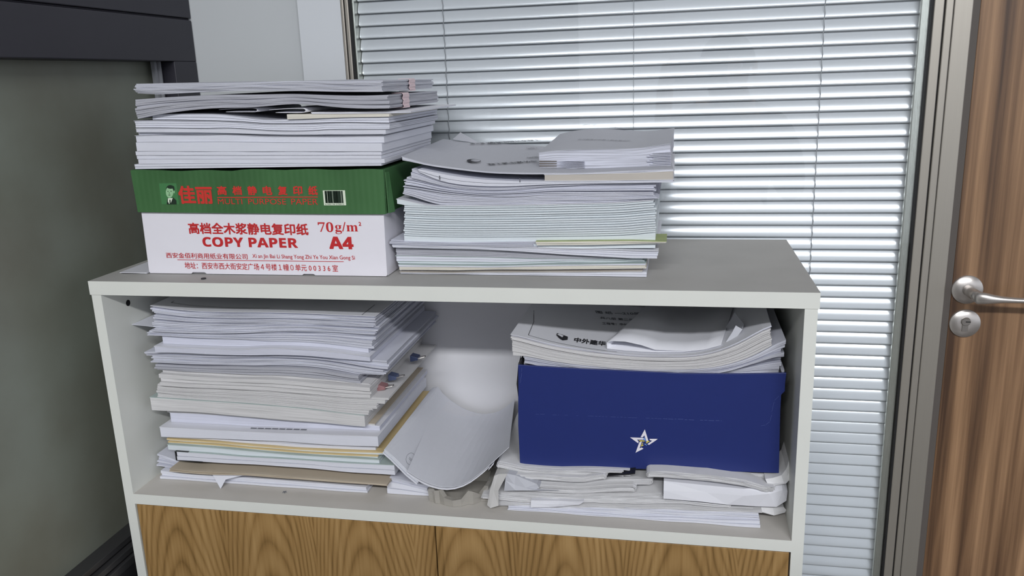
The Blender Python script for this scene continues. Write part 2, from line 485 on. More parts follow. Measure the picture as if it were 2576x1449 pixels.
# blind between the panes
PITCH = 0.01785
bl = empty('venetian_blind', (0.64, 0.355, ZW0), 'silver white venetian blind with closed slats behind the glass of the partition', 'blind')
mb = MB()
A_TOP, A_BOT, NS = math.radians(29), math.radians(10), 9
R_ARC = 0.0225 / (A_TOP - A_BOT)
k0 = int((-0.60 + 0.0612) / PITCH)
z = -0.0612 - 30*PITCH
xl, xr = 0.2535, 1.0445
while z < 0.52:
    # slat whose lower front lip sits at height z
    prof = []; y = 0.3490; zz = z
    for i in range(NS + 1):
        a = A_BOT + (A_TOP - A_BOT)*i/NS
        prof.append((y, zz))
        ds = 0.0194/NS
        zz += math.cos(a)*ds; y += math.sin(a)*ds
    # top edge tucked behind next slat
    xs = [xl, xl+0.0006, xl+0.002] + [xl + (xr-xl)*t/6 for t in range(1, 6)] + [xr-0.002, xr-0.0006, xr]
    rows = []
    for x in xs:
        e = min(x-xl, xr-x)
        sh = 0.0022 if e < 1e-6 else (0.0009 if e < 0.001 else 0.0)
        n = len(prof)
        zc = prof[n//2][1]
        rows.append([(x, yy, zc + (q-zc)*(1 - sh/0.010)) for yy, q in prof])
    mb.grid(rows)
    z += PITCH
sl = mb.build('slats', M_SLAT, bl, smooth=True, solid=0.0003, fix=False)
for cx in (0.3865, 0.6655, 0.9225):
    mb = MB(); pts = []
    z = -0.60; k = 0
    while z < 0.52:
        kk = round((z + 0.0612)/PITCH)
        pts.append((cx + (0.0006 if k % 2 else -0.0006)*(0 if cx == 0.6655 else 1), 0.3478, z)); z += PITCH/2; k += 1
    mb.tube(pts, 0.00035 if cx == 0.6655 else 0.0006, 6)
    mb.build('ladder_cord', M_CORD, bl)

# door at the right
d1 = tag(bpy.data.objects.new('door_1', None), kind='structure'); COL.objects.link(d1); d1.location = (1.5, Y_WALL, Z_FLOOR)
d1['label'] = 'brown walnut grained door at the right with a steel lever handle'
mb = MB(); mb.box(1.1112, 1.98, 0.3305, 0.372, Z_FLOOR+0.005, 0.95); mb.build('door_leaf', M_DOORWOOD, d1, bevel=0.001)
mb = MB(); mb.box(1.1020, 1.1112, 0.3310, 0.40, Z_FLOOR, 0.96); mb.build('seal_strip', M_GAP, d1)
mb = MB(); mb.box(1.1020, 2.05, 0.3282, 0.42, 0.96, 1.02); mb.box(1.985, 2.05, 0.3282, 0.42, Z_FLOOR, 0.96); mb.build('door_frame', M_ALU, d1)
hc = U(2434, 729, 'y', 0.328); hl = U(2428, 814, 'y', 0.328)
mb = MB()
mb.grid(lathe((hc.x, 0.332, hc.z), (0, -1, 0), [(0.0205, 0), (0.0205, 0.0035), (0.0198, 0.0045), (0.010, 0.0062), (0.0085, 0.0065), (0.0001, 0.0065)]), closed=True)
mb.build('handle_rosette', M_STEEL, d1, smooth=True)
mb = MB()
mb.tube([(hc.x, 0.328, hc.z), (hc.x, 0.312, hc.z), (hc.x+0.001, 0.298, hc.z), (hc.x+0.003, 0.289, hc.z)], [0.0075, 0.0075, 0.0078, 0.0070], 20)
pts = [(0.0, 0.286), (0.004, 0.284), (0.012, 0.282), (0.022, 0.280), (0.034, 0.279), (0.050, 0.278), (0.075, 0.277), (0.10, 0.276), (0.12, 0.279)]
rad = [(0.003, 0.0060), (0.0045, 0.0085), (0.0052, 0.0082), (0.0050, 0.0062), (0.0045, 0.0045), (0.0042, 0.0038), (0.0042, 0.0036), (0.0042, 0.0036), (0.003, 0.003)]
mb.tube([(hc.x + a - 0.004, b_, hc.z - 0.02*min(a, 0.06)) for a, b_ in pts], rad, 18)
mb.build('door_handle', M_STEEL, d1, smooth=True)
mb = MB()
mb.grid(lathe((hl.x, 0.332, hl.z), (0, -1, 0), [(0.0205, 0), (0.0205, 0.0035), (0.0198, 0.0045), (0.008, 0.0056), (0.0001, 0.0056)]), closed=True)
ro = mb.build('lock_rosette', M_STEEL, d1, smooth=True)
mb = MB()
mb.grid(lathe((hl.x, 0.3265, hl.z+0.0035), (0, -1, 0), [(0.0062, 0), (0.0062, 0.0016), (0.0056, 0.0024), (0.0001, 0.0024)], 24), closed=True)
mb.box(hl.x-0.0042, hl.x+0.0034, 0.3249, 0.3270, hl.z-0.0105, hl.z+0.001)
mb.build('lock_cylinder', M_STEELD, ro)
mb = MB(); mb.box(hl.x-0.0005, hl.x+0.0056, 0.3232, 0.3243, hl.z+0.0030, hl.z+0.0042); mb.build('keyhole', M_BLACK, ro)

# ceiling lamp body
cl = empty('ceiling_lamp', (1.20, LAMP_Y, Z_CEIL), 'long white linear ceiling lamp in front of the cabinet', 'lamp')
mb = MB(); mb.box(-0.12, 2.52, LAMP_Y-0.10, LAMP_Y+0.10, 1.575, Z_CEIL-0.001); mb.build('lamp_housing', M_CEIL, cl)

# ------------------------------------------------------------------ cabinet
W, D, TT, TP, TS = 0.88, 0.2906, 0.0178, 0.0143, 0.0148
ZS = -0.2960
cb = empty('storage_cabinet', (W/2, D/2, Z_FLOOR), 'white cabinet with open shelf above oak grained doors, holding piles of paper', 'cabinet')
mb = MB(); mb.box(0, W, 0, D, -TT, 0)
tb = mb.build('top_board', [M_WHITE, M_TOP], cb)
for p in tb.data.polygons:
    if p.normal.z > 0.5: p.material_index = 1
for a, b_ in ((0.0015, TP+0.0008), (W-TP-0.0008, W-0.0015)):
    mb = MB(); mb.box(a, b_, 0.0008, D, Z_FLOOR+0.02, -TT-0.0004)
    s = mb.build('side_panel', [M_WHITE, M_INNER], cb)
mb = MB(); mb.box(TP+0.0008, W-TP-0.0008, 0.0008, D-0.008, ZS-TS, ZS)
sh = mb.build('shelf', [M_WHITE, M_SHELF], cb)
for p in sh.data.polygons:
    if p.normal.z > 0.5: p.material_index = 1
mb = MB(); mb.box(TP+0.0008, W-TP-0.0008, D-0.008, D-0.001, Z_FLOOR+0.02, -TT-0.0004); mb.build('back_panel', M_INNER, cb)
xm = U(1098, 1380, 'y', 0.003).x
for a, b_ in ((TP+0.0025, xm-0.0007), (xm+0.0007, W-TP-0.0025)):
    mb = MB(); mb.box(a, b_, 0.002, 0.018, Z_FLOOR+0.08, ZS-TS-0.0015); mb.build('door', M_OAK, cb, bevel=0.0006)
mb = MB(); mb.box(TP, W-TP, 0.02, 0.035, Z_FLOOR, Z_FLOOR+0.08); mb.build('plinth', M_WHITE, cb)
h = U(322, 762, 'x', TP+0.0008)
mb = MB(); mb.grid(lathe((TP+0.0008, h.y, h.z), (1, 0, 0), [(0.0042, -0.001), (0.0042, 0.0004), (0.003, 0.0006), (0.0001, 0.0006)], 20), closed=True); mb.build('cam_cap', M_BLACK, cb)

# ------------------------------------------------------------------ stacks of paper
def smooth_curve(xs, pts, yf, sm=5):
    """pts are pixels along an edge lying in the plane y=yf; returns z at xs"""
    P = [U(a, b_, 'y', yf) for a, b_ in pts]
    px = np.array([p.x for p in P]); pz = np.array([p.z for p in P])
    o = np.argsort(px); px, pz = px[o], pz[o]
    fine = np.linspace(xs[0]-0.02, xs[-1]+0.02, 160)
    z = np.interp(fine, px, pz)
    # extrapolate ends flat, then soften the corners
    k = np.ones(13)/13
    zp = np.pad(z, 12, mode='edge'); zp = np.convolve(np.convolve(zp, k, 'same'), k, 'same')[12:-12]
    return np.interp(xs, fine, zp)

class Stack:
    def __init__(s, x0, y0, sc, zbase, group, where):
        s.c = (x0, y0, sc); s.gx = np.linspace(-0.05, 0.95, 500); s.sup = np.full(500, zbase); s.group = group; s.where = where
    def px(s, p): return (s.c[0] + p[0]/s.c[2], s.c[1] + p[1]/s.c[2])

def slabs(mb, xs, zb, zt, yf, yb, n, jit, fill=0.9, seed=0, round_l=0, mat=0, sag=None, wob=0.0004, shear=0.0, ny=3, lift=None):
    """n thin slabs between curves zb and zt; each a closed strip with slightly shifted edges"""
    rnd = random.Random(seed)
    x0, x1 = xs[0], xs[-1]
    ph = rnd.random()*6
    for k in range(n):
        a, c = k/n, (k + fill)/n if k < n-1 else 1.0
        j0, j1, jy, jb = (rnd.uniform(-jit, jit) for _ in range(4)); jb *= 2.5
        sk = rnd.uniform(-jit, jit)
        bot = zb + (zt-zb)*a; top = zb + (zt-zb)*c
        b = len(mb.v); nx = len(xs)
        for i in range(nx):
            t = i/(nx-1)
            X = x0 + j0 + (x1 + j1 - x0 - j0)*t
            wv = wob*math.sin(X*70 + ph + k*1.7)
            for q in range(ny+1):
                s_ = q/ny
                y = (yf + jy + wv)*(1-s_) + (yb + jb)*s_ + sk*(t-0.5)*2
                xx = X + shear*(s_*(yb-yf))
                dz = lift(t, s_) if lift else 0.0
                mb.v.append((xx, y, bot[i] + dz)); mb.v.append((xx, y, top[i] + dz))
        def idx(i, q, l): return b + (i*(ny+1) + q)*2 + l
        vv = (a, c)
        def add(f, uvs): mb.f.append(f); mb.m.append(mat); mb.uv.extend(uvs)
        for i in range(nx-1):
            ua, ub = xs[i], xs[i+1]
            add((idx(i,0,0), idx(i+1,0,0), idx(i+1,0,1), idx(i,0,1)), [(ua,vv[0]),(ub,vv[0]),(ub,vv[1]),(ua,vv[1])])
            add((idx(i+1,ny,0), idx(i,ny,0), idx(i,ny,1), idx(i+1,ny,1)), [(ub,vv[0]),(ua,vv[0]),(ua,vv[1]),(ub,vv[1])])
            for q in range(ny):
                add((idx(i,q,1), idx(i+1,q,1), idx(i+1,q+1,1), idx(i,q+1,1)), [(0,0)]*4)
                add((idx(i,q,0), idx(i,q+1,0), idx(i+1,q+1,0), idx(i+1,q,0)), [(0,0)]*4)
        for q in range(ny):
            ya, yb_ = 3 + q*0.07, 3 + (q+1)*0.07
            add((idx(0,q,0), idx(0,q,1), idx(0,q+1,1), idx(0,q+1,0)), [(ya,vv[0]),(ya,vv[1]),(yb_,vv[1]),(yb_,vv[0])])
            add((idx(nx-1,q,0), idx(nx-1,q+1,0), idx(nx-1,q+1,1), idx(nx-1,q,1)), [(ya,vv[0]),(yb_,vv[0]),(yb_,vv[1]),(ya,vv[1])])

_cnt = [0]
def doc(S, name, label, cat, top, yf=0.05, depth=0.205, bot=None, n=3, jit=0.0006, mat=None, cover=None, cov_t=0.0005, under=None,
        tmin=0.0012, gap=0.00035, fill=0.88, x0=None, x1=None, shear=0.0, group=None, lines=None, lift=None, free=False, wob=0.0004, ns=None, spine=None):
    _cnt[0] += 1
    if bot is None and not free: yf += random.Random(_cnt[0]*7+3).uniform(-0.0016, 0.0016)
    tp = [S.px(p) for p in top]
    A = U(*tp[0], 'y', yf); B = U(*tp[-1], 'y', yf)
    xa = U(S.c[0] + x0/S.c[2], tp[0][1], 'y', yf).x if x0 is not None else A.x
    xb = U(S.c[0] + x1/S.c[2], tp[-1][1], 'y', yf).x if x1 is not None else B.x
    xs = np.linspace(xa, xb, 34)
    zt = smooth_curve(xs, tp, yf)
    sup = np.interp(xs, S.gx, S.sup)
    if bot is not None:
        zb = smooth_curve(xs, [S.px(p) for p in bot], yf)
        if not free: zb = np.maximum(zb, sup + gap)
    else:
        zb = sup + gap
    zt = np.maximum(zt, zb + tmin)
    mat = mat or paper()
    nm = name
    if cover or under or spine:
        root = empty(nm, (float((xa+xb)/2), yf + depth/2, float(zb.min())), label, cat, group or S.group)
        zt2 = zt - cov_t if cover else zt
        zb2 = zb + cov_t if under else zb
        m1 = MB(); slabs(m1, xs, zb2, zt2, yf, yf+depth, n, jit, fill, _cnt[0], shear=shear, lift=lift, wob=wob)
        m1.build('page_block', mat, root, fix=False)
        ex = np.linspace(xa-0.0006, xb+0.0006, 34)
        if cover:
            m2 = MB(); slabs(m2, ex, zt2, zt+0.00005, yf-0.0006, yf+depth, 1, 0.0001, 1, _cnt[0], shear=shear, lift=lift, wob=0)
            cv = m2.build('front_cover', cover, root, fix=False); cv['label'] = 'cover of the document'
            del cv['label']
        if under:
            m2 = MB(); slabs(m2, ex, zb, zb2, yf-0.0006, yf+depth, 1, 0.0001, 1, _cnt[0], shear=shear, lift=lift, wob=0)
            m2.build('back_cover', under, root, fix=False)
        if spine:
            m2 = MB(); w_ = 14
            sx = np.linspace(xa-0.0016, xa-0.0004, 4)
            slabs(m2, sx, np.full(4, zb[0]), np.full(4, zt[0]), yf-0.0008, yf+depth, 1, 0, 1, 0, wob=0)
            sx = xs[:5]
            slabs(m2, sx, zb[:5]-0.0002, zb[:5]+0.0004, yf-0.0008, yf+depth, 1, 0, 1, 0, wob=0)
            sx = xs[:3]
            slabs(m2, sx, zt[:3]-0.0002, zt[:3]+0.0004, yf-0.0008, yf+depth, 1, 0, 1, 0, wob=0)
            m2.build('binding_strip', spine, root, fix=False)
        out = root
    else:
        m1 = MB(); slabs(m1, xs, zb, zt, yf, yf+depth, n, jit, fill, _cnt[0], shear=shear, lift=lift, wob=wob)
        out = tag(m1.build(nm, mat, None, fix=False), label, cat, group or S.group)
    if not free:
        ext = np.interp(S.gx, xs, zt)
        S.sup = ext
    out_info = dict(o=out, xs=xs, zt=zt, zb=zb, yf=yf)
    return out_info

P0 = paper((214, 216, 230), 0.10, 26)
P1 = paper((216, 218, 230), 0.26, 18)
P2 = paper((221, 229, 234), 0.06, 8)
P3 = paper((219, 218, 219), 0.14, 14)
P4 = paper((208, 210, 220), 0.20, 30)
P5 = paper((222, 224, 234), 0.04, 30)
P6 = paper((226, 222, 210), 0.10, 8)
P7 = paper((188, 189, 198), 0.20, 26)

# ------------------------------------------------------------------ copy paper box
YB = 0.043
bx = empty('copy_paper_box', (0.222, 0.15, 0.0), 'white carton of copy paper with green lid and red printing on the cabinet top', 'box')
XB0, XB1, ZBX, YBB = 0.0575, 0.3830, 0.0815, 0.262
mb = MB()
fr = [(0.0577, 0.0028), (0.0592, 0.0008), (0.118, 0.0008), (0.1205, 0.0030), (0.137, 0.0030), (0.1395, 0.0008),
      (0.271, 0.0008), (0.2735, 0.0026), (0.286, 0.0026), (0.2885, 0.0008), (0.3812, 0.0008), (0.3826, 0.0022), (0.3838, 0.0800), (0.0590, 0.0835)]
mb.prism([(a, YB, b_) for a, b_ in fr], (0, 0.004, 0))
mb.box(XB0+0.0015, XB1-0.001, YBB-0.004, YBB, 0.0008, ZBX)
mb.box(XB0+0.0015, XB0+0.0055, YB+0.004, YBB-0.004, 0.0008, ZBX)
mb.box(XB1-0.0045, XB1-0.0005, YB+0.0045, YBB-0.004, 0.0008, ZBX)
mb.box(XB0+0.0055, XB1-0.0045, YB+0.004, YBB-0.004, 0.0008, 0.005)
mb.build('box_body', M_CARD, bx, bevel=0.0004)
mb = MB()
yl = YB - 0.0045
top = [0.0553 + (0.3890-0.0553)*i/24 for i in range(25)]
zf = lambda x: 0.1352 - 0.0035*(x-0.055)/0.334 + 0.0006*math.sin(x*90) - (0.0010 if 0.08 < x < 0.2 else 0)
pts = [(x, yl, zf(x)) for x in top] + [(0.3878, yl, 0.0783), (0.30, yl, 0.0788), (0.18, yl, 0.0800), (0.0572, yl, 0.0815)]
mb.prism(pts, (0, 0.0035, 0))
mb.prism([(0.0553, yl+0.0036, 0.1350), (0.0575, yl+0.0036, 0.0815), (0.0565, YBB+0.004, 0.0815), (0.0553, YBB+0.004, 0.1350)], (0.003, 0, 0))
mb.prism([(0.3862, yl+0.0036, 0.1315), (0.3850, yl+0.0036, 0.0783), (0.3860, YBB+0.004, 0.0783), (0.3870, YBB+0.004, 0.1315)], (0.003, 0, 0))
mb.box(0.056, 0.388, YBB, YBB+0.004, 0.080, 0.1310)
mb.box(0.058, 0.386, yl+0.0036, YBB, 0.1270, 0.1310)
lid = mb.build('box_lid', M_GREEN, bx, bevel=0.0004)
mb = MB()   # corner flap standing a little open at the right end of the lid
mb.prism([(0.3895, yl+0.004, 0.128), (0.3902, yl+0.004, 0.0790), (0.3938, yl+0.016, 0.0792), (0.3908, yl+0.012, 0.128)], (0.0008, 0.0002, 0))
mb.build('lid_flap', M_GREEN, lid)

C1 = (330, 420, 3.788)
def front_text(mb, body, X0, X1, Y0, Y1, y, C=C1, spread=0.0, m=0, x_tilt=0.0):
    a = U(C[0]+X0/C[2], C[1]+(Y0+Y1)/2/C[2], 'y', y); b_ = U(C[0]+X1/C[2], C[1]+(Y0+Y1)/2/C[2], 'y', y)
    t = U(C[0]+(X0+X1)/2/C[2], C[1]+Y0/C[2], 'y', y).z; q = U(C[0]+(X0+X1)/2/C[2], C[1]+Y1/C[2], 'y', y).z
    zc = (a.z + b_.z)/2; h_ = t - q; sl_ = x_tilt*(b_.x-a.x)
    add_text(mb, body, lambda u, v, k: (a.x + (b_.x-a.x)*u, y - 0.00004*k, zc + (v-0.5)*h_ + sl_*(u-0.5)), m, spread)
yt = YB - 0.00045
mb = MB()
TL = -0.008
front_text(mb, '高档全木浆静电复印纸', 548, 1683, 537, 642, yt, spread=0.028, x_tilt=TL)
front_text(mb, '𝗖𝗢𝗣𝗬 𝗣𝗔𝗣𝗘𝗥', 682, 1583, 674, 764, yt, spread=0.02, x_tilt=TL)
front_text(mb, '𝗔𝟰', 1888, 2113, 668, 780, yt, spread=0.03, x_tilt=TL)
front_text(mb, '𝟕𝟎', 1780, 1925, 526, 620, yt, x_tilt=TL)
front_text(mb, '𝐠/𝐦', 1942, 2160, 526, 640, yt, x_tilt=TL)
front_text(mb, '2', 2168, 2190, 525, 560, yt, spread=0.03, x_tilt=TL)
front_text(mb, '西安金佰利商用纸业有限公司', 334, 1106, 822, 874, yt, spread=0.008, x_tilt=TL)
front_text(mb, 'Xi an Jin Bai Li Shang Yong Zhi Ye You Xian Gong Si', 1156, 2130, 838, 886, yt, spread=0.006, x_tilt=TL)
front_text(mb, '地址：西安市西大街安定广场４号楼１幢０单元 0 0 3 3 6 室', 512, 1968, 920, 984, yt, spread=0.006, x_tilt=TL)
a = U(330+440/3.788, 420+885/3.788, 'y', yt); b_ = U(330+2025/3.788, 420+903/3.788, 'y', yt)
mb.poly([(a.x, yt, a.z-0.0003), (b_.x, yt, b_.z-0.0003), (b_.x, yt, b_.z+0.0004), (a.x, yt, a.z+0.0004)])
mb.build('red_lettering', M_RED, bx, fix=False)
yg = yl - 0.00045
mb = MB()
front_text(mb, '佳丽', 455, 770, 185, 347, yg, spread=0.035, x_tilt=TL)
X = 822
for ch in '高档静电复印纸':
    front_text(mb, ch, X, X+84, 184, 266, yg, spread=0.035); X += 144.5
a = U(330+820/3.788, 420+287/3.788, 'y', yg); b_ = U(330+1778/3.788, 420+287/3.788, 'y', yg)
zc = (a.z+b_.z)/2
mb.poly([(a.x, yg, zc-0.0007), (b_.x, yg, zc-0.0009), (b_.x, yg, zc+0.0003), (a.x, yg, zc+0.0005)])
mb.build('red_lettering', M_REDG, lid, fix=False)
mb = MB()
X = 826
front_text(mb, 'MULTI', 826, 1058, 303, 355, yg, x_tilt=TL)
front_text(mb, 'PURPOSE', 1115, 1475, 303, 357, yg, x_tilt=TL)
front_text(mb, 'PAPER', 1525, 1778, 303, 359, yg, x_tilt=TL)
mb.build('pale_lettering', M_REDG, lid, fix=False)
def quad_px(mb, X0, X1, Y0, Y1, y, m=0, C=C1):
    a = U(C[0]+X0/C[2], C[1]+Y1/C[2], 'y', y); b_ = U(C[0]+X1/C[2], C[1]+Y0/C[2], 'y', y)
    mb.poly([(a.x, y, a.z), (b_.x, y, a.z), (b_.x, y, b_.z), (a.x, y, b_.z)], m)
mb = MB(); quad_px(mb, 1838, 2037, 222, 366, yg)
rnd = random.Random(3); X = 1852
while X < 2022:
    w_ = rnd.choice((2, 3, 3, 6)); quad_px(mb, X, min(X+w_, 2026), 228, 344, yg-0.0002, 1); X += w_ + rnd.choice((5, 6, 9, 13))
front_text(mb, '6 943194 570012', 1850, 2026, 349, 362, yg-0.0002, m=1)
mb.build('barcode_label', [M_CREAM, M_DKGREEN], lid, fix=False)
# small printed portrait: pale head, dark hair, dark suit, white collar
def ell(mb, X, Y, rx, ry, y, m, t0=0, t1=2*math.pi, n=22):
    pts = []
    for i in range(n):
        t = t0 + (t1-t0)*i/(n-1)
        p = U(C1[0]+(X+rx*math.cos(t))/C1[2], C1[1]+(Y+ry*math.sin(t))/C1[2], 'y', y); pts.append((p.x, y, p.z))
    mb.poly(pts, m)
def pl(mb, pts, y, m):
    q = [U(C1[0]+a/C1[2], C1[1]+b_/C1[2], 'y', y) for a, b_ in pts]; mb.poly([(p.x, y, p.z) for p in q], m)
mb = MB()
quad_px(mb, 292, 430, 155, 356, yg+0.0002, 3)
ell(mb, 372, 218, 42, 46, yg, 1)
ell(mb, 366, 240, 36, 55, yg-0.0001, 0)
ell(mb, 376, 192, 34, 16, yg-0.0002, 1)
ell(mb, 409, 238, 6, 14, yg-0.00015, 0)
pl(mb, [(345, 300), (402, 292), (430, 320), (432, 356), (338, 356)], yg-0.0003, 1)
pl(mb, [(350, 298), (396, 296), (374, 352), (362, 352), (350, 330)], yg-0.0004, 2)
pl(mb, [(364, 312), (374, 312), (377, 352), (366, 356)], yg-0.0005, 1)
for ex_ in (350, 380): ell(mb, ex_, 232, 7, 3, yg-0.0003, 1)
ell(mb, 364, 268, 11, 3, yg-0.0003, 1); pl(mb, [(362, 238), (368, 254), (358, 254)], yg-0.0003, 3)
mb.build('printed_portrait', [M_LIGHTG, M_DKGREEN, M_CREAM, plain('mid_green_ink', srgb(66, 124, 74), 0.6)], lid, fix=False)

# ------------------------------------------------------------------ pile on the paper box
A = Stack(330, 190, 3.261, 0.1356, 'white reports piled on the copy paper box', 'box')
G = 'documents piled on the copy paper box'
A.group = G
def ya(d=0): return YB - 0.003 + d
doc(A, 'bound_report', 'thin white report lying directly on the green box lid, lowest of the pile', 'report', [(28,728),(600,722),(1200,722),(2050,722)], ya(), n=2, mat=P5)
doc(A, 'bound_report', 'white report second from the bottom on the green lidded box, jutting right', 'report', [(58,687),(1000,686),(2080,684)], ya(0.001), n=1, mat=P5)
doc(A, 'bound_report', 'thick white report third from the bottom on the green lidded box', 'report', [(38,622),(1000,624),(2050,624)], ya(), n=2, mat=P5, jit=0.0004)
doc(A, 'bound_report', 'thickest white report, fourth from the bottom on the green lidded box', 'report', [(42,549),(800,545),(1200,552),(2058,556)], ya(0.001), n=1, mat=P5)
doc(A, 'bound_report', 'white report with grey cover, fifth from the bottom on the green lidded box', 'report', [(34,492),(450,488),(800,484),(1050,494),(1300,500),(2068,495)], ya(), n=1, mat=P5, cover=M_COVER)
doc(A, 'bound_report', 'white report set back at its left end, sixth from bottom on the green lidded box', 'report', [(60,464),(700,466),(1000,487),(1300,494),(1650,478),(2068,492)], ya(0.005), n=1, mat=P5, tmin=0.0016)
doc(A, 'bound_report', 'white report with wide grey cover band, seventh from bottom on the green lidded box', 'report', [(42,432),(600,438),(800,432),(1100,455),(1400,462),(1650,444),(2088,446)], ya(-0.004), n=1, mat=P5, cover=M_COVER, tmin=0.002)
doc(A, 'bound_report', 'wavy white report with rolled left edge, eighth from bottom on the box', 'report', [(25,370),(300,368),(600,374),(900,382),(1100,402),(1350,400),(1700,388),(2120,396)], ya(0.004), n=3, mat=P5, cover=M_COVER, gap=0.0006)
doc(A, 'bound_report', 'thin wavy report directly under the cream booklet on the box pile', 'report', [(170,322),(400,312),(700,314),(950,342),(1120,366),(1500,352),(1800,342),(2115,338)], ya(0.010), n=2, mat=P5, cover=M_COVER, gap=0.0008)
doc(A, 'booklet', 'thin cream booklet reaching right under the stapled bundles on the box pile', 'booklet', [(1280,318),(1700,318),(2115,314)], ya(0.006), n=1, mat=P6, tmin=0.0022, gap=0.0002)
doc(A, 'booklet', 'thin white booklet jutting far right beneath the clipped grey bundles', 'booklet', [(1480,303),(1700,300),(2000,294),(2290,292)], ya(0.012), n=1, mat=P5, tmin=0.0018, cover=M_COVERW)
# folded sheets squeezed between: rolled edges
for cx, cz_, w_, h_, lb in ((1010, 284, 290, 34, 'small rolled paper edge peeping out left of centre under the clipped grey bundle'), (1400, 286, 270, 44, 'larger rolled paper edge under the middle of the clipped grey bundle')):
    mb = MB()
    rows = []
    pth = []
    for i in range(22):
        t = i/21
        if t < 0.45: X, Y = cx - w_ + w_*t/0.45, cz_ - 4 - 14*math.sin(t/0.45*1.4)
        elif t < 0.75:
            a_ = (t-0.45)/0.30*math.pi; X, Y = cx + math.sin(a_)*h_*0.55*1.3, cz_ - h_*0.42*math.cos(a_)
        else: X, Y = cx - (t-0.75)/0.25*w_*0.8, cz_ + h_*0.42
        p = U(330+X/3.261, 190+Y/3.261, 'y', ya(0.008)); pth.append((p.x, p.z))
    for y in (ya(0.008), ya(0.06), ya(0.13)):
        rows.append([(a, y, b_) for a, b_ in pth])
    mb.grid(rows)
    tag(mb.build('folded_sheet', M_COVERW, None, smooth=True, solid=0.0006), lb, 'paper', G)
A11 = doc(A, 'stapled_bundle', 'thick grey stapled bundle with a pink clip, second from the top of the box pile', 'document bundle', [(30,200),(200,184),(400,172),(700,158),(1000,158),(1300,150),(1600,162),(1850,168),(2110,160)], ya(0.002),
    bot=[(30,368),(150,330),(300,306),(500,280),(700,266),(1000,262),(1300,232),(1450,232),(1650,258),(1850,272),(2110,270)], n=9, jit=0.0012, mat=P7, free=True, cover=None, fill=0.96)
A.sup = np.interp(A.gx, A11['xs'], A11['zt'])
A12 = doc(A, 'stapled_bundle', 'grey white clipped bundle lying at the very top of the box pile', 'document bundle', [(30,68),(300,64),(600,66),(1000,56),(1300,44),(1700,50),(2055,42)], ya(0.0),
    bot=[(30,140),(150,158),(400,146),(600,134),(1000,124),(1300,124),(1700,134),(2070,134)], n=8, jit=0.0014, mat=P4, free=True, fill=0.9)
for inf, X0, Y0, lb in ((A11, 2168, 200, 'pink'), (A12, 2254, 108, 'pink')):
    # bulldog style clips bite the right side of each bundle
    xr_ = inf['xs'][-1]; zt_, zb_ = inf['zt'][-1], inf['zb'][-1]
    c = empty('paper_clip', (xr_, 0.08, (zt_+zb_)/2), 'pale pink binder clip on the right side of the %s bundle' % ('thick grey' if inf is A11 else 'topmost'), 'clip', None)
    yy = 0.088 if inf is A11 else 0.135
    mb = MB(); rows = []
    for q in range(9):
        t = q/8; zz = zb_-0.0012 + (zt_-zb_+0.0024)*t
        rows.append([(xr_ + 0.0022 + 0.0008*math.sin(q*2.1), yy, zz), (xr_ + 0.0026 + 0.0006*math.sin(q*2.1+1), yy+0.022, zz)])
    rows.append([(xr_-0.012, yy, zt_+0.0012), (xr_-0.012, yy+0.022, zt_+0.0012)]); rows.insert(0, [(xr_-0.012, yy, zb_-0.0012), (xr_-0.012, yy+0.022, zb_-0.0012)])
    mb.grid(rows); mb.build('clip_body', M_PINK, c, solid=0.0006)

# ------------------------------------------------------------------ right pile on the cabinet top
B = Stack(960, 310, 3.22, 0.0004, 'documents in the right pile on the cabinet top', 'top')
GB = B.group
yb0 = 0.0575
doc(B, 'bound_report', 'white report at the very bottom of the right pile on the cabinet top', 'report', [(155,1232),(500,1220),(900,1212),(1400,1212),(2145,1205)], yb0, n=2, mat=P5, tmin=0.001)
doc(B, 'bound_report', 'thin cream report with a peach cover low in the right pile', 'report', [(150,1205),(600,1206),(900,1206),(1400,1200),(2110,1198)], yb0+0.001, n=2, mat=P3, cover=M_BEIGE, tmin=0.0016)
doc(B, 'booklet', 'white booklet with peach cover band, third from the bottom of the right pile', 'booklet', [(150,1186),(500,1188),(900,1190),(1400,1182),(2110,1180)], yb0+0.004, n=1, mat=P5, cover=plain('peach_cover', srgb(206, 184, 164), 0.6), tmin=0.002)
doc(B, 'booklet', 'cream booklet fourth from the bottom of the right pile', 'booklet', [(142,1166),(500,1168),(900,1172),(1400,1160),(2140,1152)], yb0-0.001, n=2, mat=P6, tmin=0.002)
doc(B, 'booklet', 'white booklet fifth from the bottom of the right pile', 'booklet', [(138,1144),(500,1150),(900,1158),(1400,1146),(2140,1132)], yb0, n=2, mat=P5, cover=M_COVERG, tmin=0.002)
doc(B, 'booklet', 'white booklet with grey green cover, sixth from the bottom of the right pile', 'booklet', [(130,1118),(500,1122),(900,1126),(1300,1128),(2130,1112)], yb0+0.006, n=2, mat=P2, cover=M_COVERG, tmin=0.002)
doc(B, 'booklet', 'white booklet jutting left with grey green cover, seventh from bottom of the right pile', 'booklet', [(115,1072),(500,1078),(900,1086),(1300,1098),(2110,1104)], yb0+0.004, n=2, mat=P5, cover=M_COVERG, tmin=0.0018)
doc(B, 'bound_report', 'grey paper block wedge below the tilted white bundle of the right pile', 'report', [(115,1002),(600,1012),(1000,1022),(1400,1050),(2110,1090)], yb0+0.004, n=5, mat=P7, tmin=0.0012)
doc(B, 'paper_bundle', 'tilted white bundle sticking out at the right near the bottom of the right pile', 'document bundle', [(90,992),(500,998),(1000,1002),(1500,1014),(1900,1024),(2240,1034)], yb0-0.003, n=3, mat=P5, jit=0.0012, tmin=0.0010, cover=M_COVERW)
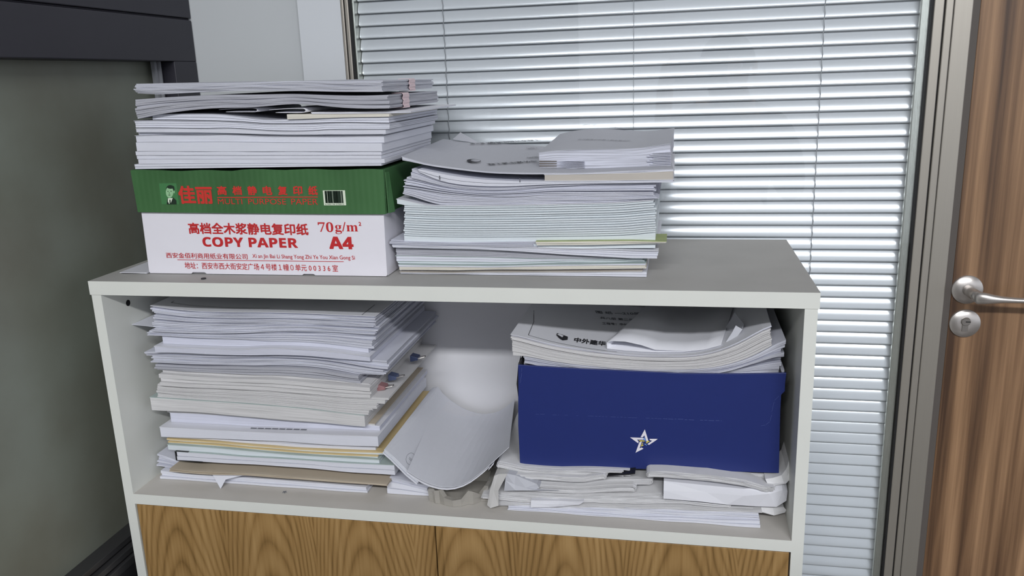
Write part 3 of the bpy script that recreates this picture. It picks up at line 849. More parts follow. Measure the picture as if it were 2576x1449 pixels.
doc(B, 'loose_papers', 'fanned lilac white sheets jutting left below the stack of thin booklets', 'papers', [(68,945),(250,958),(600,966),(900,962),(1245,958)], yb0, n=5, mat=P1, jit=0.003, tmin=0.002, fill=0.7)
B.sup = np.where(B.gx > U(960+1250/3.22, 600, 'y', yb0).x, np.minimum(B.sup, np.interp(B.gx, [0.40, 0.58, 0.75], [0.03, 0.029, 0.0265])), B.sup)
doc(B, 'magazine', 'cream magazine with a green photo cover jutting right from the right pile', 'magazine', [(1252,956),(1600,953),(2000,949),(2305,958)], yb0-0.006, n=2, mat=P6, cover=M_GREENPHOTO, tmin=0.0022, bot=[(1252,990),(1600,987),(2000,980),(2305,970)], free=True, depth=0.045, group=GB)
B.sup = np.interp(B.gx, [0.40, 0.575, 0.72], [0.0335, 0.0335, 0.0345])
Lb, Ce, Ri, R2 = 928, 935, 925, 905
nb = 15
for k in range(nb):
    t = (k+1)/nb
    yl_ = 928 + (662-928)*t; y4 = 936 + (735-936)*t; yc = 938 + (745-938)*t; ym = 928 + (735-928)*t; yr = 915 + (690-915)*t
    curl = -18*(1-t)*(1 if k < 3 else 0)
    pos = {0: 'lowest', nb-1: 'topmost'}.get(k, '%s from bottom' % ['', 'second', 'third', 'fourth', 'fifth', 'sixth', 'seventh', 'eighth', 'ninth', 'tenth', 'eleventh', 'twelfth', 'thirteenth', 'fourteenth'][min(k, 13)])
    doc(B, 'thin_booklet', 'thin pale booklet, %s of the even set in the right pile' % pos, 'booklet',
        [(180+(k%3)*3,yl_),(400,y4),(800,yc),(1200,ym+8),(1700,ym),(2000,ym-4),(2215+(k%2)*8-(12 if k > 11 else 0),yr+curl)], yb0+random.uniform(-0.0007, 0.0007), n=1, mat=P2, tmin=0.0020, gap=0.0007, wob=0.0002, group='thin pale booklets of one set in the right pile')
doc(B, 'bound_report', 'smooth white report with its left corner jutting out above the thin booklets', 'report', [(122,604),(250,638),(400,670),(700,700),(1000,700),(1300,676),(1700,664),(2205,642)], yb0-0.002,
    bot=[(130,642),(250,680),(400,722),(700,760),(1000,758),(1250,735),(1700,722),(2210,672)], n=1, mat=P2, cover=M_COVERW)
doc(B, 'paper_bundle', 'thick curved bundle of white sheets in the middle of the right pile', 'document bundle', [(172,510),(300,530),(500,566),(800,597),(1100,600),(1330,580),(1700,592),(2240,596)], yb0-0.001,
    bot=[(172,560),(300,610),(400,650),(700,694),(1000,688),(1300,662),(1700,662),(2245,630)], n=5, mat=P1, jit=0.0016)
doc(B, 'paper_bundle', 'ragged curved bundle of white sheets below the smooth white report with black marks', 'document bundle', [(190,430),(350,470),(500,512),(800,545),(1100,540),(1400,512),(1700,500),(2220,490)], yb0, n=8, mat=P1, jit=0.0026, fill=0.85)
doc(B, 'loose_papers', 'bent white sheets curling up at the left beneath the grey covered papers', 'papers', [(236,352),(350,420),(500,478),(700,505),(1000,514),(1300,496),(1700,488),(2220,480)], yb0+0.001, n=3, mat=P1, jit=0.001, gap=0.0003)
Bm = doc(B, 'bound_report', 'curved white report with small black marks on its edge under the grey cover', 'report', [(300,362),(420,396),(600,430),(800,455),(1100,470),(1310,470),(1700,470),(2365,460)], yb0-0.004, n=2, mat=P5, tmin=0.0015)
Bs = doc(B, 'hardback_book', 'grey beige book with flat edge at the right below the big grey cover', 'book', [(1320,416),(1700,408),(2100,398),(2365,384)], yb0-0.004, n=1, mat=M_BEIGE, cover=M_COVERW, under=M_COVERW, tmin=0.006)
B17 = doc(B, 'bound_report', 'large curved report with a grey printed cover spreading over the right pile', 'report', [(165,252),(230,292),(350,322),(500,346),(800,388),(1200,402),(1600,402),(2360,368)], yb0-0.003,
    bot=[(165,290),(230,310),(350,340),(500,362),(800,402),(1200,416),(1600,415),(2360,385)], n=3, mat=P5, cover=M_COVER, lift=lambda t, s: 0.013*s*math.sin(math.pi*min(1, t*1.2+0.1))*1.0, depth=0.215, shear=-0.04, free=True, jit=0.0003)
mb = MB()
za = 0.147
p = [(0.415, 0.262, 0.1490), (0.455, 0.262, 0.1420), (0.4210, 0.284, 0.1570)]
mb.poly(p); tag(mb.build('loose_sheet', M_COVER, None, solid=0.0004), 'raised corner of a grey sheet behind the left side of the large curved report', 'paper')
B.sup = np.interp(B.gx, B17['xs'], B17['zt'] + 0.0055)
# small thick pile on the very top: fold-out sheets in a wrap
B18 = doc(B, 'foldout_report', 'thick small format report of folded drawings lying on top of the right pile', 'report', [(1275,243),(1330,228),(1420,219),(1600,213),(1900,209),(2100,200),(2340,162)], 0.094,
    depth=0.165, n=1, mat=P1, cover=M_COVER, tmin=0.018, lift=lambda t, s: 0.010*s + 0.003*math.sin(t*5)*s, free=True, jit=0.0001, shear=0.02,
    bot=[(1275,372),(1640,378),(1900,374),(2345,345)])
# ------------- text on covers
def surf(inf, px, py, lift=0.0):
    z = float(np.mean(inf['zt']))
    for _ in range(12):
        p = U(px, py, 'z', z); z = 0.5*z + 0.5*(float(np.interp(p.x, inf['xs'], inf['zt'])) + lift)
    return p
def cover_text(inf, mb, body, A_, B_, hy, S, flip=False, spread=0.0, m=0, eps=0.0006, lift=None):
    """A_, B_: crop pixels of the start and end of the baseline; hy: letter height along the sheet in metres"""
    p, q = surf(inf, *S.px(A_)), surf(inf, *S.px(B_))
    dx, dy = q.x-p.x, q.y-p.y; L_ = math.hypot(dx, dy); nx_, ny_ = -dy/L_*hy, dx/L_*hy
    yf, yb = inf['yf'], inf['yf']+inf.get('dep', 0.215)
    def fn(u, v, k):
        x = p.x + dx*u + nx_*v; y = p.y + dy*u + ny_*v
        z = float(np.interp(x, inf['xs'], inf['zt']))
        if lift:
            s_ = (y-yf)/(yb-yf); xx = x
            t_ = (xx-inf['xs'][0])/(inf['xs'][-1]-inf['xs'][0]); z += lift(t_, s_)
        return (x, y, z + eps + 0.00002*k)
    add_text(mb, body, fn, m, spread)
LF = lambda t, s: 0.013*s*math.sin(math.pi*min(1, t*1.2+0.1))
for tx, p_, q_, hh, sp__ in (('中外建华诚工程', (1235,338), (850,352), 0.010, 0.02), ('工程设计图纸目录', (1265,226), (860,222), 0.011, 0.02),
        ('共六册 第三册', (960,232), (710,212), 0.010, 0.02), ('工程号', (1260,268), (1165,272), 0.008, 0), ('图号', (1255,316), (1165,322), 0.008, 0)):
    mb = MB(); cover_text(B17, mb, tx, p_, q_, hh, B, eps=0.0014, lift=LF, spread=sp__); mb.build('printed_line', M_INK, B17['o'], fix=False)
mb = MB()
p = surf(B17, *B.px((748, 333)))
zc = lambda x, y: float(np.interp(x, B17['xs'], B17['zt'])) + LF((x-B17['xs'][0])/(B17['xs'][-1]-B17['xs'][0]), (y-B17['yf'])/0.215) + 0.0016
for a0, a1, r in ((0.0, math.pi*1.15, 1.0),):
    out_ = [(p.x + 0.0085*math.cos(t), p.y + 0.012*math.sin(t)) for t in [2*math.pi*i/24 for i in range(25)]]
    in_ = [(p.x + 0.0015 + 0.0058*math.cos(t), p.y + 0.003 + 0.0075*math.sin(t)) for t in [2*math.pi*i/24 for i in range(25)]]
    mb.grid([[(x, y, zc(x, y)) for x, y in out_], [(x, y, zc(x, y)) for x, y in in_]])
mb.build('printed_logo', M_INK, B17['o'], fix=False)
LF2 = lambda t, s: 0.010*s + 0.003*math.sin(t*5)*s
B18['dep'] = 0.165
for tx, p_, q_, hh in (('中外建华诚工程设计有限公司', (2020,168), (1600,172), 0.007), ('工程设计图纸 第六册', (2010,118), (1650,108), 0.009)):
    mb = MB(); cover_text(B18, mb, tx, p_, q_, hh, B, eps=0.0012, lift=LF2); mb.build('printed_line', M_GREYINK, B18['o'], fix=False)
# folded leaves and the striped binding at the left of the little report
mb = MB()
yf_ = 0.0925
def crop(S, X, Y, y): p = U(*S.px((X, Y)), 'y', y); return p
for k in range(4):
    a_ = crop(B, 1277, 303+k*19, yf_); b_ = crop(B, 1418, 306+k*18, yf_)
    mb.prism([(a_.x, yf_, a_.z), (b_.x, yf_, b_.z), (b_.x, yf_, b_.z-0.0010), (a_.x, yf_, a_.z-0.0016)], (0, 0.02, 0))
mb.build('brown_binding_strips', plain('brown_strip', srgb(104, 98, 94), 0.7), B18['o'])
mb = MB()
rr = random.Random(5)
for k in range(7):
    Y = 312 + k*9; a_ = crop(B, 1400, Y, yf_+0.001)
    b_ = crop(B, 1500, Y-8+k, yf_-0.001); c_ = crop(B, 1640, Y - 4 + rr.uniform(-2, 2), yf_-0.004)
    mb.prism([(a_.x, a_.y, a_.z), (b_.x, b_.y, b_.z), (c_.x, c_.y, c_.z), (c_.x, c_.y, c_.z-0.0005), (b_.x, b_.y, b_.z-0.0006), (a_.x, a_.y, a_.z-0.0005)], (0, 0.02, 0))
for k in range(9):
    Y = 232 + k*13; a_ = crop(B, 2200 - (k % 3)*25, Y+8, yf_-0.001); c_ = crop(B, 2344, Y, yf_-0.002)
    mb.prism([(a_.x, a_.y, a_.z), (c_.x, c_.y, c_.z), (c_.x, c_.y, c_.z-0.0009), (a_.x, a_.y, a_.z-0.0011)], (0, 0.03, 0))
mb.build('folded_leaves', P1, B18['o'])
for X, Y in ((470, 425), (1120, 447)):
    mb = MB()
    a_ = crop(B, X-4, Y+30, yb0-0.0048); b_ = crop(B, X+4, Y, yb0-0.0048)
    mb.poly([(a_.x, a_.y, a_.z), (b_.x, a_.y, a_.z), (b_.x, a_.y, b_.z), (a_.x, a_.y, b_.z)])
    mb.build('edge_mark', M_GREYINK, Bm['o'], fix=False)

# ------------------------------------------------------------------ left pile inside the cabinet
C = Stack(320, 740, 2.786, ZS + 0.0003, 'documents in the left pile on the open shelf', 'shelf')
yc = 0.046
DC = 0.215
doc(C, 'paper_ream', 'white paper block lying on the shelf at the bottom of the left pile', 'paper', [(228,1238),(400,1262),(600,1272),(850,1288),(1200,1312),(1400,1328),(1680,1350)], yc, DC, n=3, mat=P5, jit=0.0014)
doc(C, 'loose_papers', 'fanned white sheets with turned up left corners, behind the black bound book', 'papers', [(214,1114),(250,1128),(310,1150),(380,1178),(500,1215),(700,1245),(1000,1262),(1600,1325)], 0.056, 0.20, n=7, mat=P1, jit=0.0030, fill=0.72)
env_top = [(300,1222),(420,1236),(600,1246),(900,1258),(1200,1284),(1500,1306),(1820,1332)]
C.sup[:] = -0.293
CE_ = doc(C, 'manila_envelope', 'brown manila envelope sticking out near the bottom of the left pile on the shelf', 'envelope', env_top, 0.031, 0.215, bot=[(300,1238),(420,1252),(600,1262),(900,1272),(1200,1298),(1500,1320),(1820,1346)], n=2, mat=M_MANILA, tmin=0.0012, cover=M_MANILA, jit=0.0012)
mb = MB()
a_, b_, c_ = crop(C, 595, 1260, 0.0375), crop(C, 830, 1268, 0.0375), crop(C, 655, 1365, 0.030)
mid = crop(C, 690, 1300, 0.0335); e_ = crop(C, 760, 1282, 0.0365)
mb.v = [tuple(a_), tuple(b_), tuple(c_), tuple(mid), tuple(e_), (a_.x, 0.06, a_.z+0.001), (b_.x, 0.06, b_.z+0.001)]
mb.f = [(0, 3, 2), (0, 1, 4), (0, 4, 3), (0, 5, 6, 1)]; mb.m = [0]*4
# let the drooping tip bend: the free edge runs tip - mid - e - b
tag(mb.build('loose_sheet', P5, None, solid=0.0003), 'white sheet corner drooping from under the manila envelope on the shelf', 'paper')
CBk = doc(C, 'hardback_book', 'thick book with black spine and grey green cover on the manila envelope', 'book', [(342,1100),(600,1118),(800,1136),(1200,1158),(1500,1180),(1872,1196)], 0.038, DC,
    bot=[(342,1164),(600,1180),(800,1190),(1200,1214),(1500,1244),(1862,1268)], n=2, mat=P5, cover=M_COVERG, spine=M_BLACKC, jit=0.0004)
doc(C, 'booklet', 'thin booklet with pale blue green cover lying on the black spined book', 'booklet', [(285,1052),(600,1072),(900,1100),(1200,1126),(1500,1142),(1765,1158)], 0.042, DC, n=1, mat=P2, cover=M_COVERG, tmin=0.003, cov_t=0.0010)
doc(C, 'booklet', 'lower of two booklets with yellow covers in the left pile on the shelf', 'booklet', [(290,1040),(600,1058),(900,1082),(1200,1104),(1500,1122),(1755,1130)], 0.044, DC, n=1, mat=P2, cover=M_YELLOW, tmin=0.0026, cov_t=0.0016)
doc(C, 'booklet', 'upper of two booklets with yellow covers in the left pile on the shelf', 'booklet', [(282,1024),(600,1038),(900,1058),(1200,1082),(1500,1096),(1795,1104)], 0.046, DC, n=1, mat=P2, cover=M_YELLOW, tmin=0.0026, cov_t=0.0016)
doc(C, 'bound_report', 'white report with green grey cover below the thick printed white book', 'report', [(245,984),(500,992),(900,1008),(1200,1022),(1500,1048),(1740,1050)], 0.048, DC, n=2, mat=P5, cover=M_COVERG, tmin=0.003)
C8 = doc(C, 'bound_report', 'thick white book whose printed cover shows grey strips of marks', 'book', [(228,930),(500,946),(800,962),(1100,974),(1400,984),(1755,996)], 0.042, DC, n=1, mat=P5, cover=M_COVERW, tmin=0.005)
doc(C, 'bound_report', 'thick lilac white report set back above the printed white book', 'report', [(298,828),(600,842),(900,866),(1200,892),(1500,906),(1772,922)], 0.058, DC, n=1, mat=P0, cover=M_COVERW, tmin=0.005)
doc(C, 'bound_report', 'thin white report with tan cover edge under the thick green white report', 'report', [(275,792),(600,808),(900,838),(1200,862),(1500,886),(1735,908)], 0.056, DC, n=2, mat=P3, cover=M_MANILA, tmin=0.003)
doc(C, 'bound_report', 'thick off white report jutting left in the middle of the left shelf pile', 'report', [(160,720),(400,738),(700,756),(1000,778),(1300,806),(1660,850)], 0.046, DC, n=1, mat=P3, cover=M_COVERG, tmin=0.006)
ords = ['lowest', 'second', 'third', 'fourth', 'fifth', 'topmost']
for k in range(6):
    t = (k+1)/6
    tp = [(208+6*(k%2), 716-86*t), (400, 736-88*t), (700, 754-98*t), (1000, 776-104*t), (1300, 800-104*t), (1500, 822-104*t), (1690+28*k-(20 if k == 3 else 0), 838-110*t)]
    doc(C, 'thin_booklet', 'thin cream white booklet, %s of six together in the left shelf pile' % ords[k], 'booklet', tp, 0.046+0.002*(k % 2), 0.22, n=2, mat=P3, tmin=0.0022, group='six thin cream white booklets together in the left shelf pile', jit=0.0008)
doc(C, 'paper_bundle', 'grey white bundle with paper clips at its right, above the six thin booklets', 'document bundle', [(225,560),(400,572),(700,590),(1000,594),(1300,616),(1500,634),(1700,652)], 0.044, 0.22, n=3, mat=P3, tmin=0.003, jit=0.0016)
doc(C, 'loose_papers', 'creamy sheets just beneath the crumpled grey sheet in the left shelf pile', 'papers', [(245,524),(500,540),(800,556),(1100,564),(1400,590),(1700,632)], 0.048, 0.22, n=3, mat=P3, tmin=0.002, jit=0.0016)
doc(C, 'loose_papers', 'crumpled dark grey sheets bulging out between the bundles of the left shelf pile', 'papers', [(190,498),(500,512),(750,510),(900,516),(1100,512),(1320,524),(1500,556),(1620,574)], 0.042, 0.22, n=3, mat=P7, tmin=0.0028, jit=0.0024, fill=0.8)
doc(C, 'paper_bundle', 'thick white bundle with ragged right end in the upper left shelf pile', 'document bundle', [(172,430),(300,432),(600,442),(1000,434),(1300,444),(1550,478),(1800,520)], 0.046, 0.225, bot=[(172,476),(500,492),(850,500),(1100,500),(1350,512),(1600,560),(1780,600)], n=5, mat=P1, jit=0.0026)
doc(C, 'paper_bundle', 'white bundle jutting left with a curled left corner in the upper shelf pile', 'document bundle', [(135,402),(250,392),(500,402),(850,418),(1050,410),(1300,420),(1600,446),(1830,470)], 0.043, 0.225, n=4, mat=P1, jit=0.0024, tmin=0.0028)
C18 = doc(C, 'bound_report', 'white report with thin frame line on its cover sticking out left', 'report', [(190,362),(300,372),(500,380),(800,388),(1000,376),(1300,388),(1500,408),(1700,438)], 0.034, 0.235, n=1, mat=P0, cover=M_COVERW, tmin=0.002)
doc(C, 'bound_report', 'smooth white report beneath the two top bundles of the left shelf pile', 'report', [(245,290),(500,306),(800,318),(1100,330),(1400,350),(1690,404)], 0.046, 0.225, n=1, mat=P0, cover=M_COVERW, tmin=0.006)
doc(C, 'paper_bundle', 'thin ragged bundle directly under the top bundle of the left shelf pile', 'document bundle', [(148,252),(300,262),(600,272),(850,268),(1100,256),(1400,262),(1720,284)], 0.044, 0.225, n=5, mat=P1, jit=0.0030, fill=0.8)
C21 = doc(C, 'paper_bundle', 'thick top bundle of the left shelf pile with a framed cover sheet', 'document bundle', [(165,76),(280,96),(400,112),(700,124),(1000,124),(1300,134),(1500,144),(1740,154)], 0.044, 0.228,
    n=14, mat=P1, jit=0.0032, fill=0.8, cover=M_COVERW)
mb = MB()
a_, b_, c_ = crop(C, 30, 214, 0.05), crop(C, 130, 150, 0.09), crop(C, 240, 236, 0.046)
mb.poly([tuple(a_), tuple(crop(C, 130, 222, 0.046)), tuple(c_), (c_.x, 0.16, c_.z), (b_.x+0.01, 0.13, b_.z)])
tag(mb.build('loose_sheet', P5, None, solid=0.0004), 'white sheet corner poking out left beneath the top bundle on the shelf', 'paper')
# frame lines on two covers
def line_on(inf, S, pts, w_=0.0007, eps=0.0004, name='frame_line', mat=None):
    P_ = [surf(inf, *S.px(p)) for p in pts]
    mb = MB()
    for p, q in zip(P_[:-1], P_[1:]):
        n = 10; dx, dy = q.x-p.x, q.y-p.y; L_ = math.hypot(dx, dy); nx_, ny_ = -dy/L_*w_/2, dx/L_*w_/2
        r0, r1 = [], []
        for i in range(n+1):
            t = i/n; x, y = p.x+dx*t, p.y+dy*t; z = float(np.interp(x, inf['xs'], inf['zt'])) + eps
            r0.append((x+nx_, y+ny_, z)); r1.append((x-nx_, y-ny_, z))
        mb.grid([r0, r1])
    return mb.build(name, mat or M_INK, inf['o'], fix=False)
line_on(C18, C, [(350,322),(322,342),(600,357)])
line_on(C21, C, [(330,48),(310,60),(1000,100)]); line_on(C21, C, [(1735,75),(1645,147)])
mb = MB()
for i in range(8):
    p, q = surf(C8, *C.px((870+i*50, 938+i*1.5))), surf(C8, *C.px((905+i*50, 946+i*1.5)))
    mb.poly([(p.x, p.y, p.z+0.0008), (q.x, p.y, q.z+0.0008), (q.x, q.y, q.z+0.0008), (p.x, q.y, p.z+0.0008)])
mb.build('printed_strip', M_GREYINK, C8['o'], fix=False)

for X, Y, yy, mt, lb in ((1790, 660, 0.070, 'red', 'small reddish binder clip on the right flank of the left shelf pile'), (1868, 590, 0.090, 'blue', 'small blue binder clip on the right flank of the left shelf pile'), (2020, 455, 0.150, 'dark blue', 'dark blue clip far back on the right flank of the left shelf pile')):
    p = U(*C.px((X, Y)), 'y', yy)
    c = empty('binder_clip', tuple(p), lb, 'clip')
    mb = MB(); mb.prism([(p.x-0.008, yy, p.z-0.0045), (p.x+0.003, yy, p.z-0.002), (p.x+0.003, yy, p.z+0.002), (p.x-0.008, yy, p.z+0.0045)], (0, 0.014, 0))
    mb.build('clip_body', {'red': plain('clip_red', srgb(150, 110, 112), 0.4), 'blue': M_CLIPBLUE, 'dark blue': plain('clip_navy', srgb(52, 62, 92), 0.4)}[mt], c, bevel=0.0006)
    mb = MB(); mb.tube([(p.x+0.003, yy+0.002, p.z), (p.x+0.012, yy+0.004, p.z+0.002), (p.x+0.013, yy+0.007, p.z+0.002), (p.x+0.012, yy+0.010, p.z+0.002), (p.x+0.003, yy+0.012, p.z)], 0.0005, 6)
    mb.build('clip_handle', M_STEELD, c)
# broad drawing sheets sloping out of the right side of the left pile
def side_sheet(pts_front, pts_back, label, mat, name='loose_papers', n=1, cat='papers', thick=0.0006, yf=0.07, yb=0.262, pc=None, extra=None):
    S = pc or C; m = 14
    def res(pts, y):
        P_ = [U(*S.px(p), 'y', y) for p in pts]; d = [0]
        for a_, b_ in zip(P_[:-1], P_[1:]): d.append(d[-1] + (b_-a_).length)
        tt = np.linspace(0, d[-1], m)
        return np.interp(tt, d, [p.x for p in P_]), np.interp(tt, d, [p.z for p in P_])
    xf, zf_ = res(pts_front, yf); xb, zb_ = res(pts_back, yb)
    mb = MB(); r_ = random.Random(hash(label) % 1000 if False else len(label))
    for k in range(n):
        j = r_.uniform(-0.002, 0.002) if k else 0
        dz = -k*thick*1.15
        top = [[(xf[i]*(1-s)+xb[i]*s + j, (yf + j)*(1-s)+(yb + j)*s, zf_[i]*(1-s)+zb_[i]*s + dz) for i in range(m)] for s in (0, .25, .5, .75, 1)]
        mb.grid(top)
    o = mb.build(name, mat, None, smooth=False, solid=thick)
    return tag(o, label, cat)

# curled pack of drawings lying like a trough between the piles
S4 = Stack(940, 940, 4.025, 0, '', '')
flat_f = [(170,1080),(380,1140),(610,1215)]
fr_ = [(340,985),(450,1060),(560,1115),(680,1148),(770,1153),(870,1135),(960,1095),(1080,1010),(1180,920),(1270,838),(1370,745)]
bk_ = [(690,190),(740,235),(800,288),(900,350),(1000,392),(1100,410),(1200,405),(1290,372),(1380,310),(1430,255)]
side_sheet(fr_, bk_, 'large pale grey drawing sheet curled like a trough between the shelf piles', M_DRAW, 'curled_drawing', 1, 'drawing', 0.0005, 0.026, 0.27, S4)
side_sheet([(x-4, y+14) for x, y in fr_[:9]] + [(1150, 985), (1215, 905)], [(x, y+12) for x, y in bk_], 'thin white sheets with stepped edges directly under the curled grey drawing', M_COVERW, 'curled_drawing', 3, 'drawing', 0.0006, 0.029, 0.265, S4)
bkL = [(590,150),(640,130),(690,206),(780,304),(900,384)]
frL = [(105,770),(180,835),(250,905),(340,996),(450,1086)]
cp = side_sheet(frL, bkL, 'stamped pack of drawings leaning on the left pile beneath the curled sheet', M_DRAW, 'curled_drawing', 5, 'drawing', 0.0009, 0.030, 0.262, S4)
# round stamp printed on the pack
F0 = [U(*S4.px(p), 'y', 0.030) for p in frL]; B0 = [U(*S4.px(p), 'y', 0.262) for p in bkL]
def trough(t, s):
    def at(P_, t):
        d = [0]
        for a_, b_ in zip(P_[:-1], P_[1:]): d.append(d[-1] + (b_-a_).length)
        q = t*d[-1]; return [np.interp(q, d, [p[i] for p in P_]) for i in range(3)]
    a_, b_ = at(F0, t), at(B0, t)
    return Vector([a_[i]*(1-s) + b_[i]*s for i in range(3)]) + Vector((0.0006, -0.0002, 0.0010))
mb = MB()
ring = lambda r: [trough(0.60 + r*math.cos(a)*0.11, 0.12 + r*math.sin(a)*0.062) for a in [2*math.pi*i/28 for i in range(29)]]
mb.grid([ring(1.0), ring(0.955)]); mb.build('round_stamp', M_GREYINK, cp, fix=False)
mb = MB(); mb.grid([[trough(0.60+0.05*a, 0.12+0.02*b_) for a in (-1, 1)] for b_ in (0.15, 0)]); mb.grid([[trough(0.60+0.035*a, 0.12+0.02*b_) for a in (-1, 1)] for b_ in (-0.5, -0.7)])
mb.build('stamp_text', M_GREYINK, cp, fix=False)
# flat papers under the curled pack
F1 = Stack(940, 940, 4.025, ZS+0.0003, 'papers lying flat under the curled drawings', '')
doc(F1, 'loose_papers', 'flat white sheets on the shelf reaching out from under the curled drawings', 'papers', [(130,1095),(300,1126),(450,1165),(610,1212)], 0.045, 0.20, n=2, mat=P5, jit=0.001, tmin=0.002, shear=0.0)
doc(F1, 'loose_papers', 'lilac white folded sheet just above the flat white shelf papers', 'papers', [(170,1040),(300,1075),(420,1110),(550,1132)], 0.050, 0.19, n=2, mat=P1, jit=0.0015, tmin=0.002)

# clear plastic tray crushed under the curled pack
tray = empty('plastic_tray', (0.458, 0.06, ZS), 'small crumpled clear plastic tray under the front of the curled drawings', 'tray')
ou = [(0.4205,0.052),(0.4215,0.034),(0.427,0.0325),(0.431,0.029),(0.437,0.030),(0.444,0.026),(0.456,0.0235),(0.466,0.0265),(0.474,0.033),(0.480,0.033),(0.488,0.042),(0.497,0.044),(0.499,0.070),(0.494,0.10),(0.426,0.10),(0.4205,0.08)]
ht = [0.016,0.0175,0.012,0.019,0.0195,0.012,0.010,0.011,0.020,0.019,0.011,0.022,0.022,0.018,0.018,0.017]
mb = MB(); n = len(ou)
cx_, cy_ = 0.46, 0.065
lo = [(x, y, ZS+0.0006) for x, y in ou]; hi = [(cx_+(x-cx_)*1.03, cy_+(y-cy_)*1.04, ZS+h_) for (x, y), h_ in zip(ou, ht)]
inn = [(cx_+(x-cx_)*0.88, cy_+(y-cy_)*0.86, ZS+h_*0.93) for (x, y), h_ in zip(ou, ht)]
fl = [(cx_+(x-cx_)*0.80, cy_+(y-cy_)*0.76, ZS+0.003) for x, y in ou]
mb.grid([lo, hi, inn, fl], closed=True); mb.poly(fl)
mb.build('tray_body', M_PLASTIC, tray, solid=0.0004)

# ------------------------------------------------------------------ blue box with papers
E_ = Stack(1200, 740, 2.415, -0.236, 'documents standing in and on the blue shoe box', '')
YX = 0.045
bb = empty('blue_shoe_box', (0.70, 0.15, -0.241), 'navy blue cardboard box with a small star emblem, standing on the newspapers', 'box')
q = lambda X, Y: U(*E_.px((X, Y)), 'y', YX)
fp = [(250,430),(600,452),(1000,470),(1250,482),(1600,484),(1880,479),(1872,540),(1870,590),(1848,612),(1843,700),(1838,900),(1834,1087),(1400,1072),(1000,1062),(600,1052),(262,1044),(250,800)]
mb = MB(); mb.prism([tuple(q(*p)) for p in fp], (0, 0.0028, 0)); mb.build('front_wall', M_BLUE, bb, bevel=0.0003)
mb = MB()
x0_, x1_ = 0.5415, 0.8525
mb.box(x0_, x0_+0.002, YX+0.0029, 0.255, -0.2405, -0.108)
mb.box(x1_-0.003, x1_-0.001, YX+0.0029, 0.255, -0.2335, -0.110)
mb.box(x0_+0.0021, x1_-0.0031, 0.252, 0.255, -0.2335, -0.110)
mb.prism([(x0_+0.0021, YX+0.003, -0.2415), (x1_-0.0031, YX+0.003, -0.2320), (x1_-0.0031, YX+0.003, -0.2300), (x0_+0.0021, YX+0.003, -0.2395)], (0, 0.205, 0))
mb.build('box_tray', M_BLUEIN, bb)
mb = MB(); a_ = q(246, 432)
mb.prism([tuple(q(240, 545)), tuple(q(250, 432)), tuple(q(252, 640))], (-0.002, 0.03, 0.003)); mb.build('side_flap', M_BLACKC, bb)
# scuffed fold line and star emblem
ys = YX - 0.0004
def ribbon(mb, pts, w_, y, m=0):
    P_ = [U(*E_.px(p), 'y', y) for p in pts]
    for i in range(len(P_)-1):
        a_, b_ = P_[i], P_[i+1]; d = (b_-a_).normalized(); nn = Vector((-d.z, 0, d.x))*w_/2
        mb.poly([a_+nn, b_+nn, b_-nn, a_-nn], m)
rr = random.Random(11)
mb = MB()
X = 330
while X < 1530:
    l_ = rr.uniform(6, 34)
    yy = 728 + (X-330)*0.036 + rr.uniform(-1, 1)
    if rr.random() < (0.9 if 850 < X < 1450 else 0.5):
        ribbon(mb, [(X, yy), (X+l_, yy+l_*0.03+rr.uniform(-0.6, 0.6))], 0.00022 + (0.0001 if 1100 < X < 1450 else 0), ys)
    X += l_ + rr.uniform(2, 12)
mb.build('scuffed_fold_line', M_SCUFF, bb, fix=False)
mb = MB()
for a_, b_ in (((1725,800),(1752,795)), ((1756,792),(1778,775)), ((1780,770),(1790,735)), ((1790,715),(1805,655)), ((1808,645),(1835,618))):
    ribbon(mb, [a_, b_], 0.0002, ys)
mb.build('curved_scuff', M_SCUFF, bb, fix=False)
mb = MB()
for a_, b_ in (((262,540),(272,480)), ((270,470),(272,448))):
    ribbon(mb, [a_, b_], 0.0002, ys)
mb.build('corner_scuff', M_SCUFF, bb, fix=False)
SL = (1560, 1050, 13.17)
def star(name, polys, m, dy):
    mb = MB()
    for P_ in polys:
        mb.poly([U(SL[0]+a/SL[2], SL[1]+b_/SL[2], 'y', ys-dy) for a, b_ in P_])
    mb.build(name, m, bb, fix=False)
star('emblem_white', [[(818,398),(935,770),(900,800),(880,820),(800,590),(755,660),(678,655)],
     [(328,662),(700,675),(790,690),(780,740),(560,735),(612,800),(600,860)],
     [(640,815),(720,805),(660,980),(640,1025),(710,998),(775,1035),(510,1172)],
     [(968,712),(1243,712),(1180,765),(960,912),(900,885),(1065,770),(1000,760)]], M_LOGOW, 0.0001)
star('emblem_yellow', [[(610,755),(800,765),(815,798),(720,795),(690,812)], [(750,825),(765,840),(725,905),(790,915),(690,972),(712,890)], [(905,775),(988,785),(870,862),(860,840)]], M_LOGOY, 0.0003)
star('emblem_blue', [[(805,655),(845,750),(850,830),(820,760),(760,740)], [(768,868),(835,885),(838,862),(893,935),(870,930)]], M_LOGOB, 0.0002)

